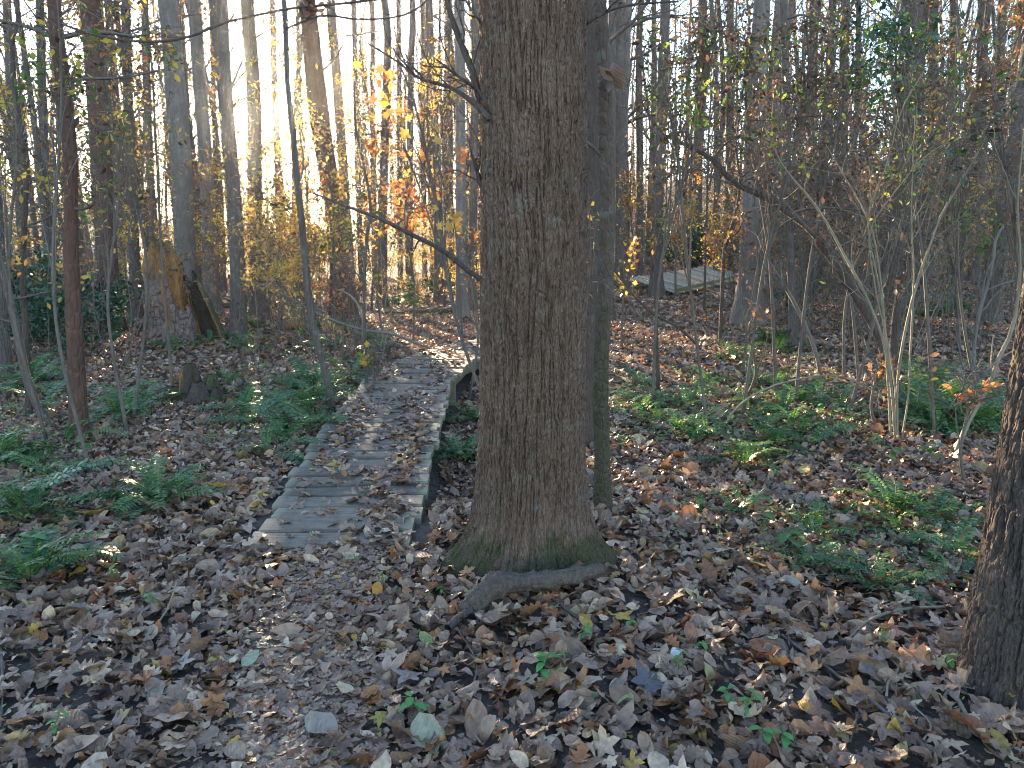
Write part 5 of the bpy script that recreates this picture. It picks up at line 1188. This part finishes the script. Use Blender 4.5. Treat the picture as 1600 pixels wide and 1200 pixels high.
for pts, m, lab in (([(1220, 1010, 5), (1300, 1070, 6), (1355, 1112, 6), (1400, 1150, 7), (1455, 1203, 8)], M_TWIG, "long thin twig slanting to the bottom edge before the near edge trunk"), ([(1322, 1020, 4), (1360, 985, 5), (1415, 968, 5), (1475, 965, 4)], M_CANE, "pale bent twig lying on the litter before the low fern patch"),
                    ([(1477, 1083, 8), (1495, 1115, 8), (1512, 1148, 7)], M_CANE, "short pale stick by the near edge trunk's foot"), ([(1385, 1045, 4), (1402, 1060, 4), (1388, 1080, 4), (1383, 1110, 4)], M_CANE, "kinked pale twig in the foreground before the near edge trunk"), ([(1325, 1185, 4), (1345, 1130, 4), (1360, 1115, 4)], M_DARK, "dark curved twig crossing the long thin twig"),
                    ([(110, 1005, 8), (135, 1015, 9), (158, 1023, 8)], M_GREY, "short grey stick on the shady foreground"), ([(235, 1010, 3), (265, 985, 3), (280, 962, 3)], M_CANE, "thin pale twig sticking up on the shady foreground"), ([(4, 1160, 4), (6, 1080, 4), (3, 1020, 4)], M_TWIG, "thin twig along the shady picture edge"),
                    ([(700, 1000, 14), (715, 985, 14), (735, 972, 12)], M_DARK, "dark root end beside the bent log's thick end"), ([(720, 1135, 3), (745, 1060, 3), (715, 1000, 3)], M_TWIG, "thin wiry twig below the bent log"), ([(860, 950, 4), (880, 965, 5), (905, 985, 4)], M_DARK, "dark twig below the bent log's middle"),
                    ([(1420, 1120, 3), (1450, 1150, 3), (1440, 1180, 3)], M_CANE, "wiry pale twig low before the near edge trunk"), ([(1540, 1130, 5), (1560, 1140, 6), (1590, 1152, 5)], M_CANE, "pale twig pressed against the near edge trunk's foot"), ([(640, 720, 3), (640, 690, 3), (650, 650, 2)], M_TWIG, "tiny twig standing on the boardwalk"),
                    ([(1200, 740, 4), (1215, 732, 4), (1235, 720, 4)], M_CANE, "pale twig lying beneath the arching cane"), ([(1330, 755, 3), (1345, 740, 4), (1360, 722, 3)], M_CANE, "pale thin twig near the pale canes' foot")):
    P = np.array([on_ground(q[0], q[1]) + [0, 0, .05] for q in pts]); R = np.array([.5 * q[2] * depth(p) / FPX for q, p in zip(pts, P)])
    if "sticking up" in lab or "standing" in lab: P[1:, 2] += [.05, .10]
    P, R = resample(P, R, 10); mb = MB(); tubes(mb, [(P - P[0], R)], 6); o = obj("fallen_twig", mb.mesh("fallen_twig", m), None, P[0]); tag(o, lab, "twig", "twigs on the ground")
iv = thing("ivy", "small ivy sprig climbing the lower bark of the big tree", "ivy", (BX, BY, bz)); mb = MB(); pos = []
for px, py_ in ((820, 682), (824, 690), (828, 700), (832, 694), (826, 708), (822, 715), (836, 702), (830, 722), (818, 700), (824, 740), (820, 760), (816, 772), (820, 776), (834, 730)):
    p = at(px, py_, BY - .26); pos.append(p - np.array([BX, BY, bz]))
scatter(mb, LEAF_SMALL, np.array(pos), rng.uniform(.018, .03, len(pos)), rng, 0, .6); obj("leaves", mb.mesh("ivy_leaves", L_EVER), iv)["kind"] = "stuff"
mb = MB(); P, R = resample(np.array([at(816, 776, BY - .262), at(824, 740, BY - .262), at(829, 705, BY - .262), at(824, 680, BY - .26)]) - np.array([BX, BY, bz]), [.002] * 4, 12); tubes(mb, [(P, R)], 4); obj("stem", mb.mesh("ivy_stem", M_TWIG), iv)
hd = at(952, 128, 4.18); t = thing("hanging_leaf", "large curled dead leaf caught on the slim mossy trunk", "leaf", hd)
for i, (dx, dz, s, k) in enumerate(((0, 0, .13, 0), (.03, .02, .15, 8), (-.02, .03, .11, 4))):
    me = LEAVES[k].copy(); me.materials[0] = solid_leaf((.22, .13, .09)); o = obj("blade", me, t, (dx, -.05, dz)); o.scale = (s,) * 3; o.rotation_euler = (1.2 + i * .3, .4 * i, 2.2 + i * .4)
cl = at(486, 14, 6.0); t = thing("leaf_clump", "dark clump of dead leaves snagged on the long hanging vine", "leaf clump", cl); mb = MB(); scatter(mb, LEAF_SMALL, rng.normal(size=(34, 3)) * [.055, .04, .03], rng.uniform(.05, .09, 34), rng, 0, 2.0); obj("leaves", mb.mesh("leaf_clump", L_DEAD), t)["kind"] = "stuff"
for p in FERNS + TP + SD + LP + [q for pr in PROTO for q in pr]:      # a prototype that found no place is not part of the wood
    if p.name not in used:
        for c in list(p.children): bpy.data.objects.remove(c)
        bpy.data.objects.remove(p)

ORD = "first second third fourth fifth sixth seventh eighth ninth tenth eleventh twelfth thirteenth fourteenth fifteenth sixteenth seventeenth eighteenth nineteenth twentieth".split()
ORD += ["twenty " + w for w in ORD[:9]]
same = {}
for o in COL.objects:
    if o.parent is None and o.get("label"): same.setdefault(o["label"], []).append(o)
for lab, L in same.items():
    if len(L) < 2: continue
    L.sort(key=lambda o: to_px(o.location)[0])
    for i, o in enumerate(L[:29]): o["label"] = f"{lab}, {ORD[i]} from sun side"
